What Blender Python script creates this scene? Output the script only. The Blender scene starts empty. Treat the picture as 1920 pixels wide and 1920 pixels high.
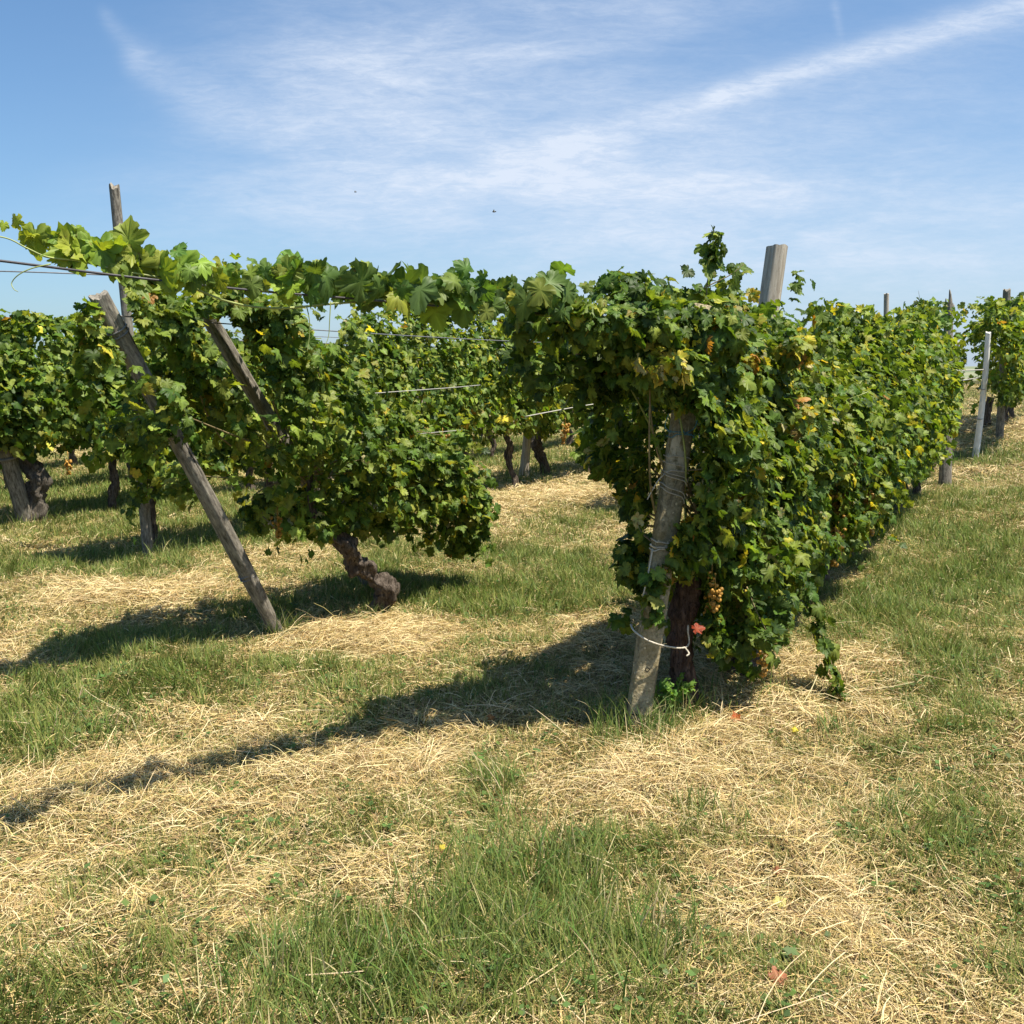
import bpy, math
import numpy as np
from math import radians, sin, cos, pi
from mathutils import Vector

scene = bpy.context.scene
COL = scene.collection
rng = np.random.default_rng(11)

# ------------------------------------------------------------------ camera, sky, sun, exposure
CAM_H = 1.6
PITCH = math.atan(260 / 1920)
cam_data = bpy.data.cameras.new("camera")
cam_data.lens = 36.0
cam_data.sensor_width = 36.0
cam_data.clip_start = 0.05
cam_data.clip_end = 5000
cam = bpy.data.objects.new("camera", cam_data)
COL.objects.link(cam)
cam.location = (0, 0, CAM_H)
cam.rotation_euler = (pi / 2 - PITCH, 0, 0)
scene.camera = cam

F_ = np.array([0, cos(PITCH), -sin(PITCH)])
U_ = np.array([0, sin(PITCH), cos(PITCH)])
CAMP = np.array([0, 0, CAM_H])


def ray(px, py):
    return F_ + np.array([1.0, 0, 0]) * ((px - 960) / 1920) + U_ * ((960 - py) / 1920)


def at(px, py, Y):
    """world point seen at photo pixel (px,py) at forward distance Y"""
    d = ray(px, py)
    return CAMP + d * (Y / d[1])


def project(P):
    """photo pixels and depth of an (n,3) array"""
    q = P - CAMP
    dep = np.maximum(q @ F_, 1e-3)
    return 960 + 1920 * q[:, 0] / dep, 960 - 1920 * (q @ U_) / dep, dep


SUN_EL, SUN_AZ = radians(66), radians(114)      # azimuth clockwise from +Y (forward): sun on the right, a little behind
sun_data = bpy.data.lights.new("sun", 'SUN')
sun_data.energy = 5.0
sun_data.angle = radians(0.5)
sun_data.color = (1.0, 0.93, 0.80)
sun = bpy.data.objects.new("sun", sun_data)
COL.objects.link(sun)
to_sun = Vector((sin(SUN_AZ) * cos(SUN_EL), cos(SUN_AZ) * cos(SUN_EL), sin(SUN_EL)))
sun.rotation_euler = to_sun.to_track_quat('Z', 'Y').to_euler()
sun.location = (8, 0, 12)

scene.view_settings.view_transform = 'Standard'
scene.view_settings.look = 'None'
scene.view_settings.exposure = 0.85
scene.view_settings.gamma = 1.0
scene.render.engine = 'CYCLES'
scene.cycles.max_bounces = 6
scene.cycles.diffuse_bounces = 3
scene.cycles.glossy_bounces = 2
scene.cycles.transmission_bounces = 4
scene.cycles.transparent_max_bounces = 4

world = bpy.data.worlds.new("World")
scene.world = world
world.use_nodes = True


class NT:
    """short-hand for building node trees"""

    def __init__(self, tree):
        self.t = tree
        self.n = tree.nodes
        self.l = tree.links

    def new(self, typ, **kw):
        nd = self.n.new(typ)
        for k, v in kw.items():
            setattr(nd, k, v)
        return nd

    def plug(self, sock, v):
        if isinstance(v, bpy.types.NodeSocket):
            self.l.new(v, sock)
        elif v is not None:
            sock.default_value = v

    def math(self, op, a, b=None, c=None, clamp=False):
        nd = self.new('ShaderNodeMath', operation=op, use_clamp=clamp)
        self.plug(nd.inputs[0], a)
        self.plug(nd.inputs[1], b)
        self.plug(nd.inputs[2], c)
        return nd.outputs[0]

    def comb(self, x, y, z=0.0):
        nd = self.new('ShaderNodeCombineXYZ')
        for i, v in enumerate((x, y, z)):
            self.plug(nd.inputs[i], v)
        return nd.outputs[0]

    def noise(self, vec, scale, detail=4, rough=.55, dist=0.0):
        nd = self.new('ShaderNodeTexNoise')
        self.plug(nd.inputs['Vector'], vec)
        nd.inputs['Scale'].default_value = scale
        nd.inputs['Detail'].default_value = detail
        nd.inputs['Roughness'].default_value = rough
        nd.inputs['Distortion'].default_value = dist
        return nd.outputs['Fac']

    def ramp(self, fac, stops):
        nd = self.new('ShaderNodeValToRGB')
        e = nd.color_ramp.elements
        while len(e) < len(stops):
            e.new(0.5)
        for el, (p, c) in zip(e, stops):
            el.position = p
            el.color = c if len(c) == 4 else (*c, 1)
        self.plug(nd.inputs[0], fac)
        return nd.outputs[0]

    def mix(self, fac, a, b, mode='MIX'):
        nd = self.new('ShaderNodeMix', data_type='RGBA', blend_type=mode)
        self.plug(nd.inputs[0], fac)
        self.plug(nd.inputs[6], a if isinstance(a, bpy.types.NodeSocket) else (*a, 1))
        self.plug(nd.inputs[7], b if isinstance(b, bpy.types.NodeSocket) else (*b, 1))
        return nd.outputs[2]

    def mapping(self, vec, scale=(1, 1, 1), rot=(0, 0, 0)):
        nd = self.new('ShaderNodeMapping')
        self.plug(nd.inputs['Vector'], vec)
        nd.inputs['Scale'].default_value = scale
        nd.inputs['Rotation'].default_value = rot
        return nd.outputs[0]

    def smooth(self, x, a, b):
        nd = self.new('ShaderNodeMapRange', interpolation_type='SMOOTHSTEP')
        self.plug(nd.inputs[0], x)
        nd.inputs[1].default_value = a
        nd.inputs[2].default_value = b
        return nd.outputs[0]


def build_sky():
    world.node_tree.nodes.clear()
    k = NT(world.node_tree)
    out = k.new('ShaderNodeOutputWorld')
    bg = k.new('ShaderNodeBackground')
    bg.inputs['Strength'].default_value = 0.074
    sky = k.new('ShaderNodeTexSky', sky_type='NISHITA')
    sky.sun_disc = False
    sky.sun_elevation = SUN_EL
    sky.sun_rotation = SUN_AZ
    sky.altitude = 100
    sky.air_density = 1.0
    sky.dust_density = 1.2
    sky.ozone_density = 1.6
    gen = k.new('ShaderNodeTexCoord').outputs['Generated']
    sep = k.new('ShaderNodeSeparateXYZ')
    k.l.new(gen, sep.inputs[0])
    ay = k.math('MAXIMUM', k.math('ABSOLUTE', sep.outputs[1]), 0.02)
    u = k.math('DIVIDE', sep.outputs[0], ay)
    v = k.math('DIVIDE', sep.outputs[2], ay)
    uv = k.comb(u, v)

    def UV(px, py):
        d = ray(px, py)
        return d[0] / d[1], d[2] / d[1]

    warp = k.math('SUBTRACT', k.noise(uv, 7, 4, .6), 0.5)
    warp2 = k.math('SUBTRACT', k.noise(k.mapping(uv, (1, 1, 1), (0, 0, 1.0)), 3.1, 3, .5), 0.5)

    def line(p0, p1, w0, w1, fade0=.08, fade1=.08, wob=.012):
        a = np.array(UV(*p0)); b = np.array(UV(*p1))
        d = b - a; L = np.hypot(*d); d /= L; n = np.array([-d[1], d[0]])
        du = k.math('SUBTRACT', u, float(a[0])); dv = k.math('SUBTRACT', v, float(a[1]))
        t = k.math('DIVIDE', k.math('ADD', k.math('MULTIPLY', du, float(d[0])), k.math('MULTIPLY', dv, float(d[1]))), float(L))
        q = k.math('ADD', k.math('MULTIPLY', du, float(n[0])), k.math('MULTIPLY', dv, float(n[1])))
        q = k.math('ADD', q, k.math('MULTIPLY', warp, wob))
        w = k.math('MULTIPLY_ADD', t, w1 - w0, w0)
        w = k.math('MAXIMUM', w, 0.004)
        z = k.math('DIVIDE', q, w)
        g = k.math('POWER', 2.718, k.math('MULTIPLY', k.math('MULTIPLY', z, z), -1.0))
        g = k.math('MULTIPLY', g, k.smooth(t, -fade0, fade0))
        return k.math('MULTIPLY', g, k.smooth(t, 1 + fade1, 1 - fade1))

    def blob(c, rx, ry, rot=0.0):
        a = UV(*c)
        du = k.math('SUBTRACT', u, float(a[0])); dv = k.math('SUBTRACT', v, float(a[1]))
        cr, sr = cos(rot), sin(rot)
        e = k.math('ADD', k.math('MULTIPLY', du, cr), k.math('MULTIPLY', dv, sr))
        f = k.math('SUBTRACT', k.math('MULTIPLY', dv, cr), k.math('MULTIPLY', du, sr))
        e = k.math('DIVIDE', k.math('ADD', e, k.math('MULTIPLY', warp2, .08)), rx / 1920)
        f = k.math('DIVIDE', k.math('ADD', f, k.math('MULTIPLY', warp, .03)), ry / 1920)
        return k.math('POWER', 2.718, k.math('MULTIPLY', k.math('ADD', k.math('MULTIPLY', e, e), k.math('MULTIPLY', f, f)), -1.0))

    streakA = k.smooth(k.noise(k.mapping(uv, (2.2, 9, 1), (0, 0, -.30)), 2.2, 7, .62, .5), .36, .70)
    streakB = k.smooth(k.noise(k.mapping(uv, (1.6, 6, 1), (0, 0, .28)), 2.6, 7, .6, .4), .36, .72)
    fine = k.smooth(k.noise(k.mapping(uv, (1, 2.4, 1), (0, 0, -.3)), 16, 5, .65, .2), .25, .8)

    def add(acc, s, gain):
        s = k.math('MULTIPLY', s, gain)
        return s if acc is None else k.math('ADD', acc, s)

    body = None
    body = add(body, blob((760, 150), 330, 170, .15), .85)
    body = add(body, blob((1150, 40), 420, 90, .25), .35)
    body = add(body, blob((880, 330), 480, 75, .12), .38)
    body = add(body, blob((1350, 330), 520, 120, .12), .55)
    body = add(body, blob((1650, 480), 700, 150), .60)
    body = add(body, blob((980, 560), 700, 140), .22)
    body = add(body, blob((520, 380), 260, 45, -.1), .25)
    tex = k.math('MULTIPLY_ADD', streakA, .42, k.math('MULTIPLY_ADD', streakB, .28, k.math('MULTIPLY_ADD', fine, .16, .26)))
    body = k.math('MULTIPLY', body, tex)
    fib = k.smooth(k.noise(k.mapping(uv, (1.5, 7, 1), (0, 0, -.28)), 22, 6, .75, .6), .30, .72)
    tr = k.math('MULTIPLY_ADD', fib, .38, k.math('MULTIPLY_ADD', fine, .28, .42))
    body = k.math('MULTIPLY', body, k.math('MULTIPLY_ADD', fib, .45, .80))
    cl = body
    cl = add(cl, k.math('MULTIPLY', line((2100, -40), (1330, 185), .017, .010, .05, .05), tr), .70)
    cl = add(cl, k.math('MULTIPLY', line((1360, 175), (800, 355), .011, .015, .05, .3), tr), .38)
    cl = add(cl, k.math('MULTIPLY', line((2100, 0), (1000, 330), .05, .05, .05, .3), tr), .16)
    cl = add(cl, k.math('MULTIPLY', line((190, 20), (275, 120), .006, .014, .15, .2), tr), .18)
    cl = add(cl, k.math('MULTIPLY', line((240, 95), (420, 205), .011, .026, .12, .25, .035), tr), .32)
    cl = add(cl, k.math('MULTIPLY', line((400, 190), (700, 310), .02, .05, .2, .4), tr), .14)
    cl = add(cl, k.math('MULTIPLY', line((1562, 0), (1576, 70), .0025, .002, .2, .4), tr), .16)
    cl = k.math('MINIMUM', cl, .9)
    # low haze near the horizon, thicker to the right
    el = k.math('ABSOLUTE', v)
    hz = k.math('POWER', 2.718, k.math('MULTIPLY', el, -6.5))
    hz = k.math('MULTIPLY', hz, k.math('MULTIPLY_ADD', u, .34, .46))
    hz = k.math('MAXIMUM', k.math('MINIMUM', hz, .75), 0)
    c0 = k.mix(1.0, sky.outputs[0], (0.72, 0.98, 1.16), 'MULTIPLY')
    c1 = k.mix(hz, c0, (4.9, 5.7, 7.2))
    c2 = k.mix(cl, c1, (5.9, 6.5, 7.5))
    k.l.new(c2, bg.inputs['Color'])
    k.l.new(bg.outputs[0], out.inputs[0])


build_sky()

# ------------------------------------------------------------------ numeric helpers


def _hash(ix, iy, iz):
    h = (ix * 374761393 + iy * 668265263 + iz * 2147483647 + 1013904223) & 0x7fffffff
    h = ((h ^ (h >> 13)) * 1274126177) & 0x7fffffff
    h = (h ^ (h >> 16)) & 0xffff
    return h / 65535.0


def vnoise(x, y, z=None):
    """smooth value noise in 0..1"""
    x = np.asarray(x, float); y = np.asarray(y, float)
    z = np.zeros_like(x) if z is None else np.asarray(z, float)
    ix, iy, iz = (np.floor(a).astype(np.int64) for a in (x, y, z))
    fx, fy, fz = x - ix, y - iy, z - iz
    fx, fy, fz = (a * a * (3 - 2 * a) for a in (fx, fy, fz))
    r = 0
    for a in (0, 1):
        for b in (0, 1):
            for c in (0, 1):
                w = (fx if a else 1 - fx) * (fy if b else 1 - fy) * (fz if c else 1 - fz)
                r = r + w * _hash(ix + a, iy + b, iz + c)
    return r


def norm(v):
    return v / np.maximum(np.linalg.norm(v, axis=-1, keepdims=True), 1e-9)


def ground_z(x, y):
    x = np.asarray(x, float); y = np.asarray(y, float)
    xc = np.clip(x, 0, 9)
    z = .0085 * xc * xc + np.where(x > 9, np.clip(x - 9, 0, 12) * .06, 0)
    z = z * np.clip((y - 1) / 6, 0, 1) ** .5
    z = z + (vnoise(x * .55 + 7, y * .55) - .5) * .10 + (vnoise(x * 2.1, y * 2.1 + 5) - .5) * .045
    far = np.clip((np.hypot(x, y) - 45) / 120, 0, 1)
    return z * (1 - far) - far * 1.0


def gpt(px, py):
    d = ray(px, py)
    t = 1.0
    for i in range(4000):
        p = CAMP + d * t
        if p[2] <= ground_z(p[0], p[1]):
            break
        t += .01
    return CAMP + d * t


def on_ground(x, y, dz=0.0):
    return np.array([x, y, float(ground_z(x, y)) + dz])


# ------------------------------------------------------------------ object helpers


def mesh_np(name, verts, tris, col=None, smooth=True, extra=None):
    """mesh from an (n,3) and an (m,3 or 4) array, with a point colour"""
    me = bpy.data.meshes.new(name)
    k = tris.shape[1]
    me.vertices.add(len(verts))
    me.vertices.foreach_set('co', np.ascontiguousarray(verts, dtype=np.float32).ravel())
    me.loops.add(tris.size)
    me.loops.foreach_set('vertex_index', np.ascontiguousarray(tris, dtype=np.int32).ravel())
    me.polygons.add(len(tris))
    me.polygons.foreach_set('loop_start', np.arange(0, tris.size, k, dtype=np.int32))
    if smooth:
        me.polygons.foreach_set('use_smooth', np.ones(len(tris), dtype=bool))
    me.update(calc_edges=True)
    if col is not None:
        a = me.color_attributes.new('Col', 'FLOAT_COLOR', 'POINT')
        c4 = np.ones((len(verts), 4), dtype=np.float32)
        c4[:, :3] = col
        a.data.foreach_set('color', c4.ravel())
    return me


def link(name, me, material, parent=None, loc=None):
    o = bpy.data.objects.new(name, me)
    COL.objects.link(o)
    if me is not None and material is not None:
        me.materials.append(material)
    if parent is not None:
        o.parent = parent
    if loc is not None:
        o.location = loc
    return o


def tag(o, label=None, cat=None, group=None, kind=None):
    if label: o['label'] = label
    if cat: o['category'] = cat
    if group: o['group'] = group
    if kind: o['kind'] = kind
    return o


def empty(name, loc):
    o = bpy.data.objects.new(name, None)
    o.empty_display_size = .1
    COL.objects.link(o)
    o.location = loc
    return o


class MB:
    """collects pieces into one quad/tri mesh (python lists)"""

    def __init__(self):
        self.v = []; self.f = []; self.n = 0

    def add(self, v, f):
        self.v.append(np.asarray(v, float))
        self.f += [tuple(int(i) + self.n for i in q) for q in f]
        self.n += len(v)

    def tube(self, path, rad, sides=8, caps=True, rough=0.0, freq=8.0, ridge=0.0, nridge=3, twist=0.0, seed=0.0):
        path = np.asarray(path, float); n = len(path)
        rad = np.broadcast_to(np.asarray(rad, float), (n,))
        T = norm(np.gradient(path, axis=0))
        ref = np.array([1.0, .13, .07]) if abs(T[0][0]) < .9 else np.array([0, 1.0, 0])
        N = norm(ref - T[0] * (ref @ T[0]))
        V = []
        th = np.arange(sides) * 2 * pi / sides
        for i in range(n):
            N = norm(N - T[i] * (N @ T[i])); B = np.cross(T[i], N)
            ring = np.cos(th)[:, None] * N + np.sin(th)[:, None] * B
            r = np.full(sides, rad[i])
            if ridge:
                r = r * (1 + ridge * np.cos(nridge * th + twist * i / n) + .5 * ridge * np.cos((2 * nridge + 1) * th - 1.7 * twist * i / n))
            if rough:
                q = path[i] + ring * rad[i]
                r = r * (1 + rough * (vnoise(q[:, 0] * freq + seed, q[:, 1] * freq, q[:, 2] * freq * .6) - .5) * 2)
            V.append(path[i] + ring * r[:, None])
        V = np.concatenate(V)
        Fc = []
        for i in range(n - 1):
            for j in range(sides):
                a = i * sides + j; b = i * sides + (j + 1) % sides
                Fc.append((a, b, b + sides, a + sides))
        if caps:
            Fc.append(tuple(range(sides - 1, -1, -1)))
            Fc.append(tuple((n - 1) * sides + j for j in range(sides)))
        self.add(V, Fc)

    def sphere(self, c, r, seg=8, rings=6, sq=(1, 1, 1)):
        V = [np.array(c) + np.array([0, 0, r * sq[2]])]
        for i in range(1, rings):
            a = pi * i / rings
            for j in range(seg):
                b = 2 * pi * j / seg
                V.append(np.array(c) + r * np.array([sin(a) * cos(b) * sq[0], sin(a) * sin(b) * sq[1], cos(a) * sq[2]]))
        V.append(np.array(c) - np.array([0, 0, r * sq[2]]))
        Fc = [(0, 1 + j, 1 + (j + 1) % seg) for j in range(seg)]
        for i in range(rings - 2):
            for j in range(seg):
                a = 1 + i * seg + j; b = 1 + i * seg + (j + 1) % seg
                Fc.append((a, a + seg, b + seg, b))
        e = len(V) - 1; s = 1 + (rings - 2) * seg
        Fc += [(e, s + (j + 1) % seg, s + j) for j in range(seg)]
        self.add(V, Fc)

    def build(self, name, material, parent=None, origin=(0, 0, 0), smooth=True, loc=None):
        me = bpy.data.meshes.new(name)
        v = np.concatenate(self.v) - np.asarray(origin, float)
        me.from_pydata(v.tolist(), [], self.f)
        if smooth:
            me.polygons.foreach_set('use_smooth', np.ones(len(me.polygons), dtype=bool))
        return link(name, me, material, parent, loc)


def spline(pts, n):
    """Catmull-Rom through the points"""
    p = np.asarray(pts, float)
    p = np.vstack([2 * p[0] - p[1], p, 2 * p[-1] - p[-2]])
    m = len(p) - 3
    t = np.linspace(0, m - 1e-6, n)
    i = t.astype(int); f = (t - i)[:, None]
    a, b, c, d = p[i], p[i + 1], p[i + 2], p[i + 3]
    return .5 * (2 * b + (c - a) * f + (2 * a - 5 * b + 4 * c - d) * f ** 2 + (3 * b - a - 3 * c + d) * f ** 3)


# ------------------------------------------------------------------ materials


def new_mat(name):
    m = bpy.data.materials.new(name)
    m.use_nodes = True
    m.node_tree.nodes.clear()
    k = NT(m.node_tree)
    out = k.new('ShaderNodeOutputMaterial')
    return m, k, out


def principled(k, out, col, rough=.7, spec=.3, bump=None, bump_str=.4, bump_dist=.01):
    b = k.new('ShaderNodeBsdfPrincipled')
    k.plug(b.inputs['Base Color'], col if isinstance(col, bpy.types.NodeSocket) else (*col, 1))
    k.plug(b.inputs['Roughness'], rough)
    b.inputs['Specular IOR Level'].default_value = spec
    if bump is not None:
        bp = k.new('ShaderNodeBump')
        bp.inputs['Strength'].default_value = bump_str
        bp.inputs['Distance'].default_value = bump_dist
        k.l.new(bump, bp.inputs['Height'])
        k.l.new(bp.outputs[0], b.inputs['Normal'])
    if out is not None:
        k.l.new(b.outputs[0], out.inputs[0])
    return b


def vcol(k):
    nd = k.new('ShaderNodeVertexColor')
    nd.layer_name = 'Col'
    return nd.outputs[0]


def obj_co(k):
    return k.new('ShaderNodeTexCoord').outputs['Object']


def mat_leaf(name, trans=.30, rough=.42, spec=.45):
    m, k, out = new_mat(name)
    c = vcol(k)
    co = obj_co(k)
    n = k.noise(co, 60, 3)
    c = k.mix(k.math('MULTIPLY', k.smooth(n, .35, .75), .22), c, k.mix(1, c, (.55, .6, .5), 'MULTIPLY'))
    sp = k.smooth(k.noise(co, 38, 3, .6), .66, .72)
    c = k.mix(k.math('MULTIPLY', sp, .65), c, (.24, .15, .05))
    b = principled(k, None, c, rough, spec)
    t = k.new('ShaderNodeBsdfTranslucent')
    k.l.new(k.mix(1, c, (1.75, 1.55, .55), 'MULTIPLY'), t.inputs[0])
    mx = k.new('ShaderNodeMixShader')
    mx.inputs[0].default_value = trans
    k.l.new(b.outputs[0], mx.inputs[1])
    k.l.new(t.outputs[0], mx.inputs[2])
    k.l.new(mx.outputs[0], out.inputs[0])
    return m


def mat_blade(name, trans=.25, rough=.55, spec=.25):
    m, k, out = new_mat(name)
    c = vcol(k)
    b = principled(k, None, c, rough, spec)
    t = k.new('ShaderNodeBsdfTranslucent')
    k.l.new(c, t.inputs[0])
    mx = k.new('ShaderNodeMixShader')
    mx.inputs[0].default_value = trans
    k.l.new(b.outputs[0], mx.inputs[1])
    k.l.new(t.outputs[0], mx.inputs[2])
    k.l.new(mx.outputs[0], out.inputs[0])
    return m


def mat_wood(name, light, dark, grain=(45, 45, 3.0), crack=.45):
    m, k, out = new_mat(name)
    co = obj_co(k)
    g = k.noise(k.mapping(co, grain), 1.0, 6, .65)
    g2 = k.noise(k.mapping(co, (9, 9, 2.5)), 1.0, 4, .6)
    cr = k.noise(k.mapping(co, (28, 28, 1.1)), 1.0, 3, .5)
    c = k.ramp(g, [(.30, dark), (.52, tuple((a + b) / 2 for a, b in zip(light, dark))), (.72, light)])
    c = k.mix(k.math('MULTIPLY', k.smooth(g2, .45, .75), .55), c, tuple(x * .55 for x in light))
    ck = k.smooth(cr, .36, .29)
    c = k.mix(k.math('MULTIPLY', ck, .8), c, (.012, .010, .008))
    mot = k.smooth(k.noise(k.mapping(co, (55, 55, 26)), 1.0, 4, .7), .55, .66)
    c = k.mix(k.math('MULTIPLY', mot, .55), c, tuple(x * 1.1 for x in dark))
    lich = k.smooth(k.noise(co, 34, 4, .7), .62, .70)
    c = k.mix(k.math('MULTIPLY', lich, .5), c, (.42, .40, .30))
    h = k.math('SUBTRACT', k.math('MULTIPLY', g, .5), k.math('MULTIPLY', ck, crack * 2))
    principled(k, out, c, .88, .15, h, .7, .012)
    return m


def mat_bark(name, light, dark):
    m, k, out = new_mat(name)
    co = obj_co(k)
    g = k.noise(k.mapping(co, (38, 38, 9)), 1.0, 6, .7, .6)
    g2 = k.noise(co, 11, 4, .6)
    c = k.ramp(g, [(.32, dark), (.55, tuple((a * .6 + b * .4) for a, b in zip(dark, light))), (.75, light)])
    c = k.mix(k.math('MULTIPLY', k.smooth(g2, .5, .72), .5), c, tuple(.5 * x for x in dark))
    fib = k.noise(k.mapping(co, (90, 90, 16)), 1.0, 4, .7, .4)
    c = k.mix(k.math('MULTIPLY', k.smooth(fib, .46, .36), .75), c, tuple(.35 * x for x in dark))
    principled(k, out, c, .92, .12, k.math('ADD', g, k.math('MULTIPLY', fib, .7)), 1.0, .03)
    return m


def mat_simple(name, col, rough=.7, spec=.3, var=.25, scale=30, bump=0.0):
    m, k, out = new_mat(name)
    n = k.noise(obj_co(k), scale, 4)
    c = k.mix(k.smooth(n, .3, .7), tuple(x * (1 - var) for x in col), tuple(x * (1 + var) for x in col))
    principled(k, out, c, rough, spec, n if bump else None, bump, .004)
    return m


def mat_concrete():
    m, k, out = new_mat('weathered_concrete')
    co = obj_co(k)
    n1 = k.noise(co, 9, 5, .65)
    n2 = k.noise(co, 70, 4, .6)
    st = k.noise(k.mapping(co, (16, 16, 3.0)), 1.0, 5, .65, .8)
    vor = k.new('ShaderNodeTexVoronoi')
    vor.inputs['Scale'].default_value = 42
    k.l.new(co, vor.inputs['Vector'])
    c = k.ramp(n2, [(.3, (.15, .13, .085)), (.5, (.30, .25, .155)), (.7, (.42, .36, .24))])
    c = k.mix(k.math('MULTIPLY', k.smooth(n1, .42, .65), .6), c, (.20, .155, .07))
    c = k.mix(k.math('MULTIPLY', k.smooth(st, .54, .66), .75), c, (.055, .048, .040))
    c = k.mix(k.math('MULTIPLY', k.smooth(k.noise(co, 26, 4, .7), .58, .68), .6), c, (.22, .23, .10))
    peb = k.smooth(vor.outputs['Distance'], .30, .22)
    pick = k.smooth(k.noise(co, 24, 2), .50, .58)
    c = k.mix(k.math('MULTIPLY', k.math('MULTIPLY', peb, pick), .85), c, (.62, .52, .34))
    sep = k.new('ShaderNodeSeparateXYZ')
    k.l.new(co, sep.inputs[0])
    patch = k.math('MULTIPLY', k.smooth(k.noise(k.mapping(co, (14, 14, 5)), 1, 4, .6, .5), .50, .58), k.math('MULTIPLY', k.smooth(sep.outputs[2], 1.15, 1.25), k.smooth(sep.outputs[2], 1.50, 1.40)))
    c = k.mix(patch, c, (.60, .52, .38))
    principled(k, out, c, .93, .12, k.math('ADD', n2, k.math('MULTIPLY', peb, .3)), .6, .008)
    return m


M_LEAF = mat_leaf('vine_leaf', .40, .48, .22)
M_LEAF_FAR = mat_leaf('vine_leaf_far', .32, .55, .22)
M_GRASS = mat_blade('grass_blade', .40, .5, .25)
M_STRAW = mat_blade('dry_straw', .18, .6, .25)
M_WOOD_GREY = mat_wood('grey_wood', (.40, .36, .295), (.05, .043, .034), (60, 60, 12.0))
M_WOOD_PALE = mat_wood('pale_wood', (.62, .56, .46), (.22, .18, .135))
M_WOOD_WARM = mat_wood('warm_wood', (.36, .285, .20), (.075, .058, .040))
M_WOOD_WHITE = mat_wood('white_wood', (.92, .90, .84), (.70, .67, .61), (30, 30, 9))
M_BARK = mat_bark('vine_bark', (.38, .31, .25), (.040, .029, .022))
M_BARK_RED = mat_bark('reddish_vine_bark', (.30, .20, .155), (.045, .025, .019))
M_BARK_GREY = mat_bark('grey_vine_bark', (.34, .30, .25), (.085, .07, .055))
M_CANE = mat_simple('vine_cane', (.22, .17, .08), .6, .3, .35, 20)
M_SHOOT = mat_simple('green_shoot', (.30, .34, .10), .5, .4, .25, 20)
M_GRAPE = mat_simple('ripe_grape', (.38, .20, .035), .45, .35, .5, 45)
M_TWINE = mat_simple('pale_twine', (.52, .47, .38), .9, .1, .2, 120, .5)
M_TWINE_BLUE = mat_simple('blue_twine', (.10, .26, .34), .8, .2, .2, 120, .5)
M_WIRE = mat_simple('galvanised_wire', (.16, .16, .17), .45, .5, .2, 40)
M_WIRE_PALE = mat_simple('pale_wire', (.40, .38, .33), .5, .4, .15, 40)
M_CABLE = mat_simple('dark_cable', (.055, .05, .055), .55, .4, .3, 60)
M_CONCRETE = mat_concrete()


def mat_ground():
    m, k, out = new_mat('dry_grass_ground')
    co = obj_co(k)
    a = k.noise(co, .7, 5, .6)
    b = k.noise(co, 14, 5, .7)
    f = k.noise(co, 160, 4, .7)
    c = k.ramp(b, [(.3, (.055, .042, .020)), (.5, (.10, .080, .036)), (.72, (.20, .155, .075))])
    g = k.ramp(f, [(.3, (.030, .040, .012)), (.7, (.085, .10, .032))])
    c = k.mix(k.smooth(a, .40, .62), c, g)
    principled(k, out, c, .95, .1, k.math('ADD', b, f), .8, .03)
    return m


M_GROUND = mat_ground()

# ------------------------------------------------------------------ ground


def build_ground():
    # polar-ish grid: fine near the camera, reaching the horizon
    r = np.concatenate([np.linspace(.3, 30, 160), np.geomspace(31, 2500, 50)])
    th = np.linspace(0, 2 * pi, 361)[:-1]
    R, T = np.meshgrid(r, th, indexing='ij')
    X = R * np.sin(T); Y = R * np.cos(T)
    V = np.stack([X, Y, ground_z(X, Y)], -1).reshape(-1, 3)
    V = np.vstack([V, [[0, 0, float(ground_z(0, 0))]]])
    nr, nt = R.shape
    i, j = np.meshgrid(np.arange(nr - 1), np.arange(nt), indexing='ij')
    a = (i * nt + j).ravel(); b = (i * nt + (j + 1) % nt).ravel()
    q = np.stack([a, b, b + nt, a + nt], -1)[:, ::-1]
    t1 = q[:, [0, 1, 2]]; t2 = q[:, [0, 2, 3]]
    cen = len(V) - 1
    jj = np.arange(nt)
    t3 = np.stack([np.full(nt, cen), (jj + 1) % nt, jj], -1)
    me = mesh_np('ground', V, np.vstack([t1, t2, t3]))
    o = link('ground', me, M_GROUND)
    tag(o, kind='structure')
    o['label'] = 'vineyard ground of dry soil under mown grass, rising gently to the right'


build_ground()

def build_hills():
    r = np.linspace(380, 1500, 24)
    th = np.linspace(0, 2 * pi, 241)[:-1]
    R, T = np.meshgrid(r, th, indexing='ij')
    X = R * np.sin(T); Y = R * np.cos(T)
    t = (R - 380) / 1120
    Z = -3 + np.sin(np.clip(t * 1.6, 0, 1) * pi) ** .7 * (3.2 + 5 * vnoise(np.cos(T) * 2.4 + 5, np.sin(T) * 2.4) + 2.5 * vnoise(np.cos(T) * 9, np.sin(T) * 9, R * .004))
    V = np.stack([X, Y, Z], -1).reshape(-1, 3)
    nr, nt = R.shape
    i, j = np.meshgrid(np.arange(nr - 1), np.arange(nt), indexing='ij')
    a = (i * nt + j).ravel(); b = (i * nt + (j + 1) % nt).ravel()
    m, k, out = new_mat('far_hill_fields')
    n = k.noise(obj_co(k), .012, 5, .6)
    principled(k, out, k.ramp(n, [(.35, (.10, .14, .09)), (.5, (.17, .20, .12)), (.65, (.26, .25, .16))]), .95, .05)
    o = link('hills', mesh_np('hills', V, np.stack([b, a, a + nt, b + nt], -1)), m)
    tag(o, kind='structure')


build_hills()

# ------------------------------------------------------------------ grass and straw

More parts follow.
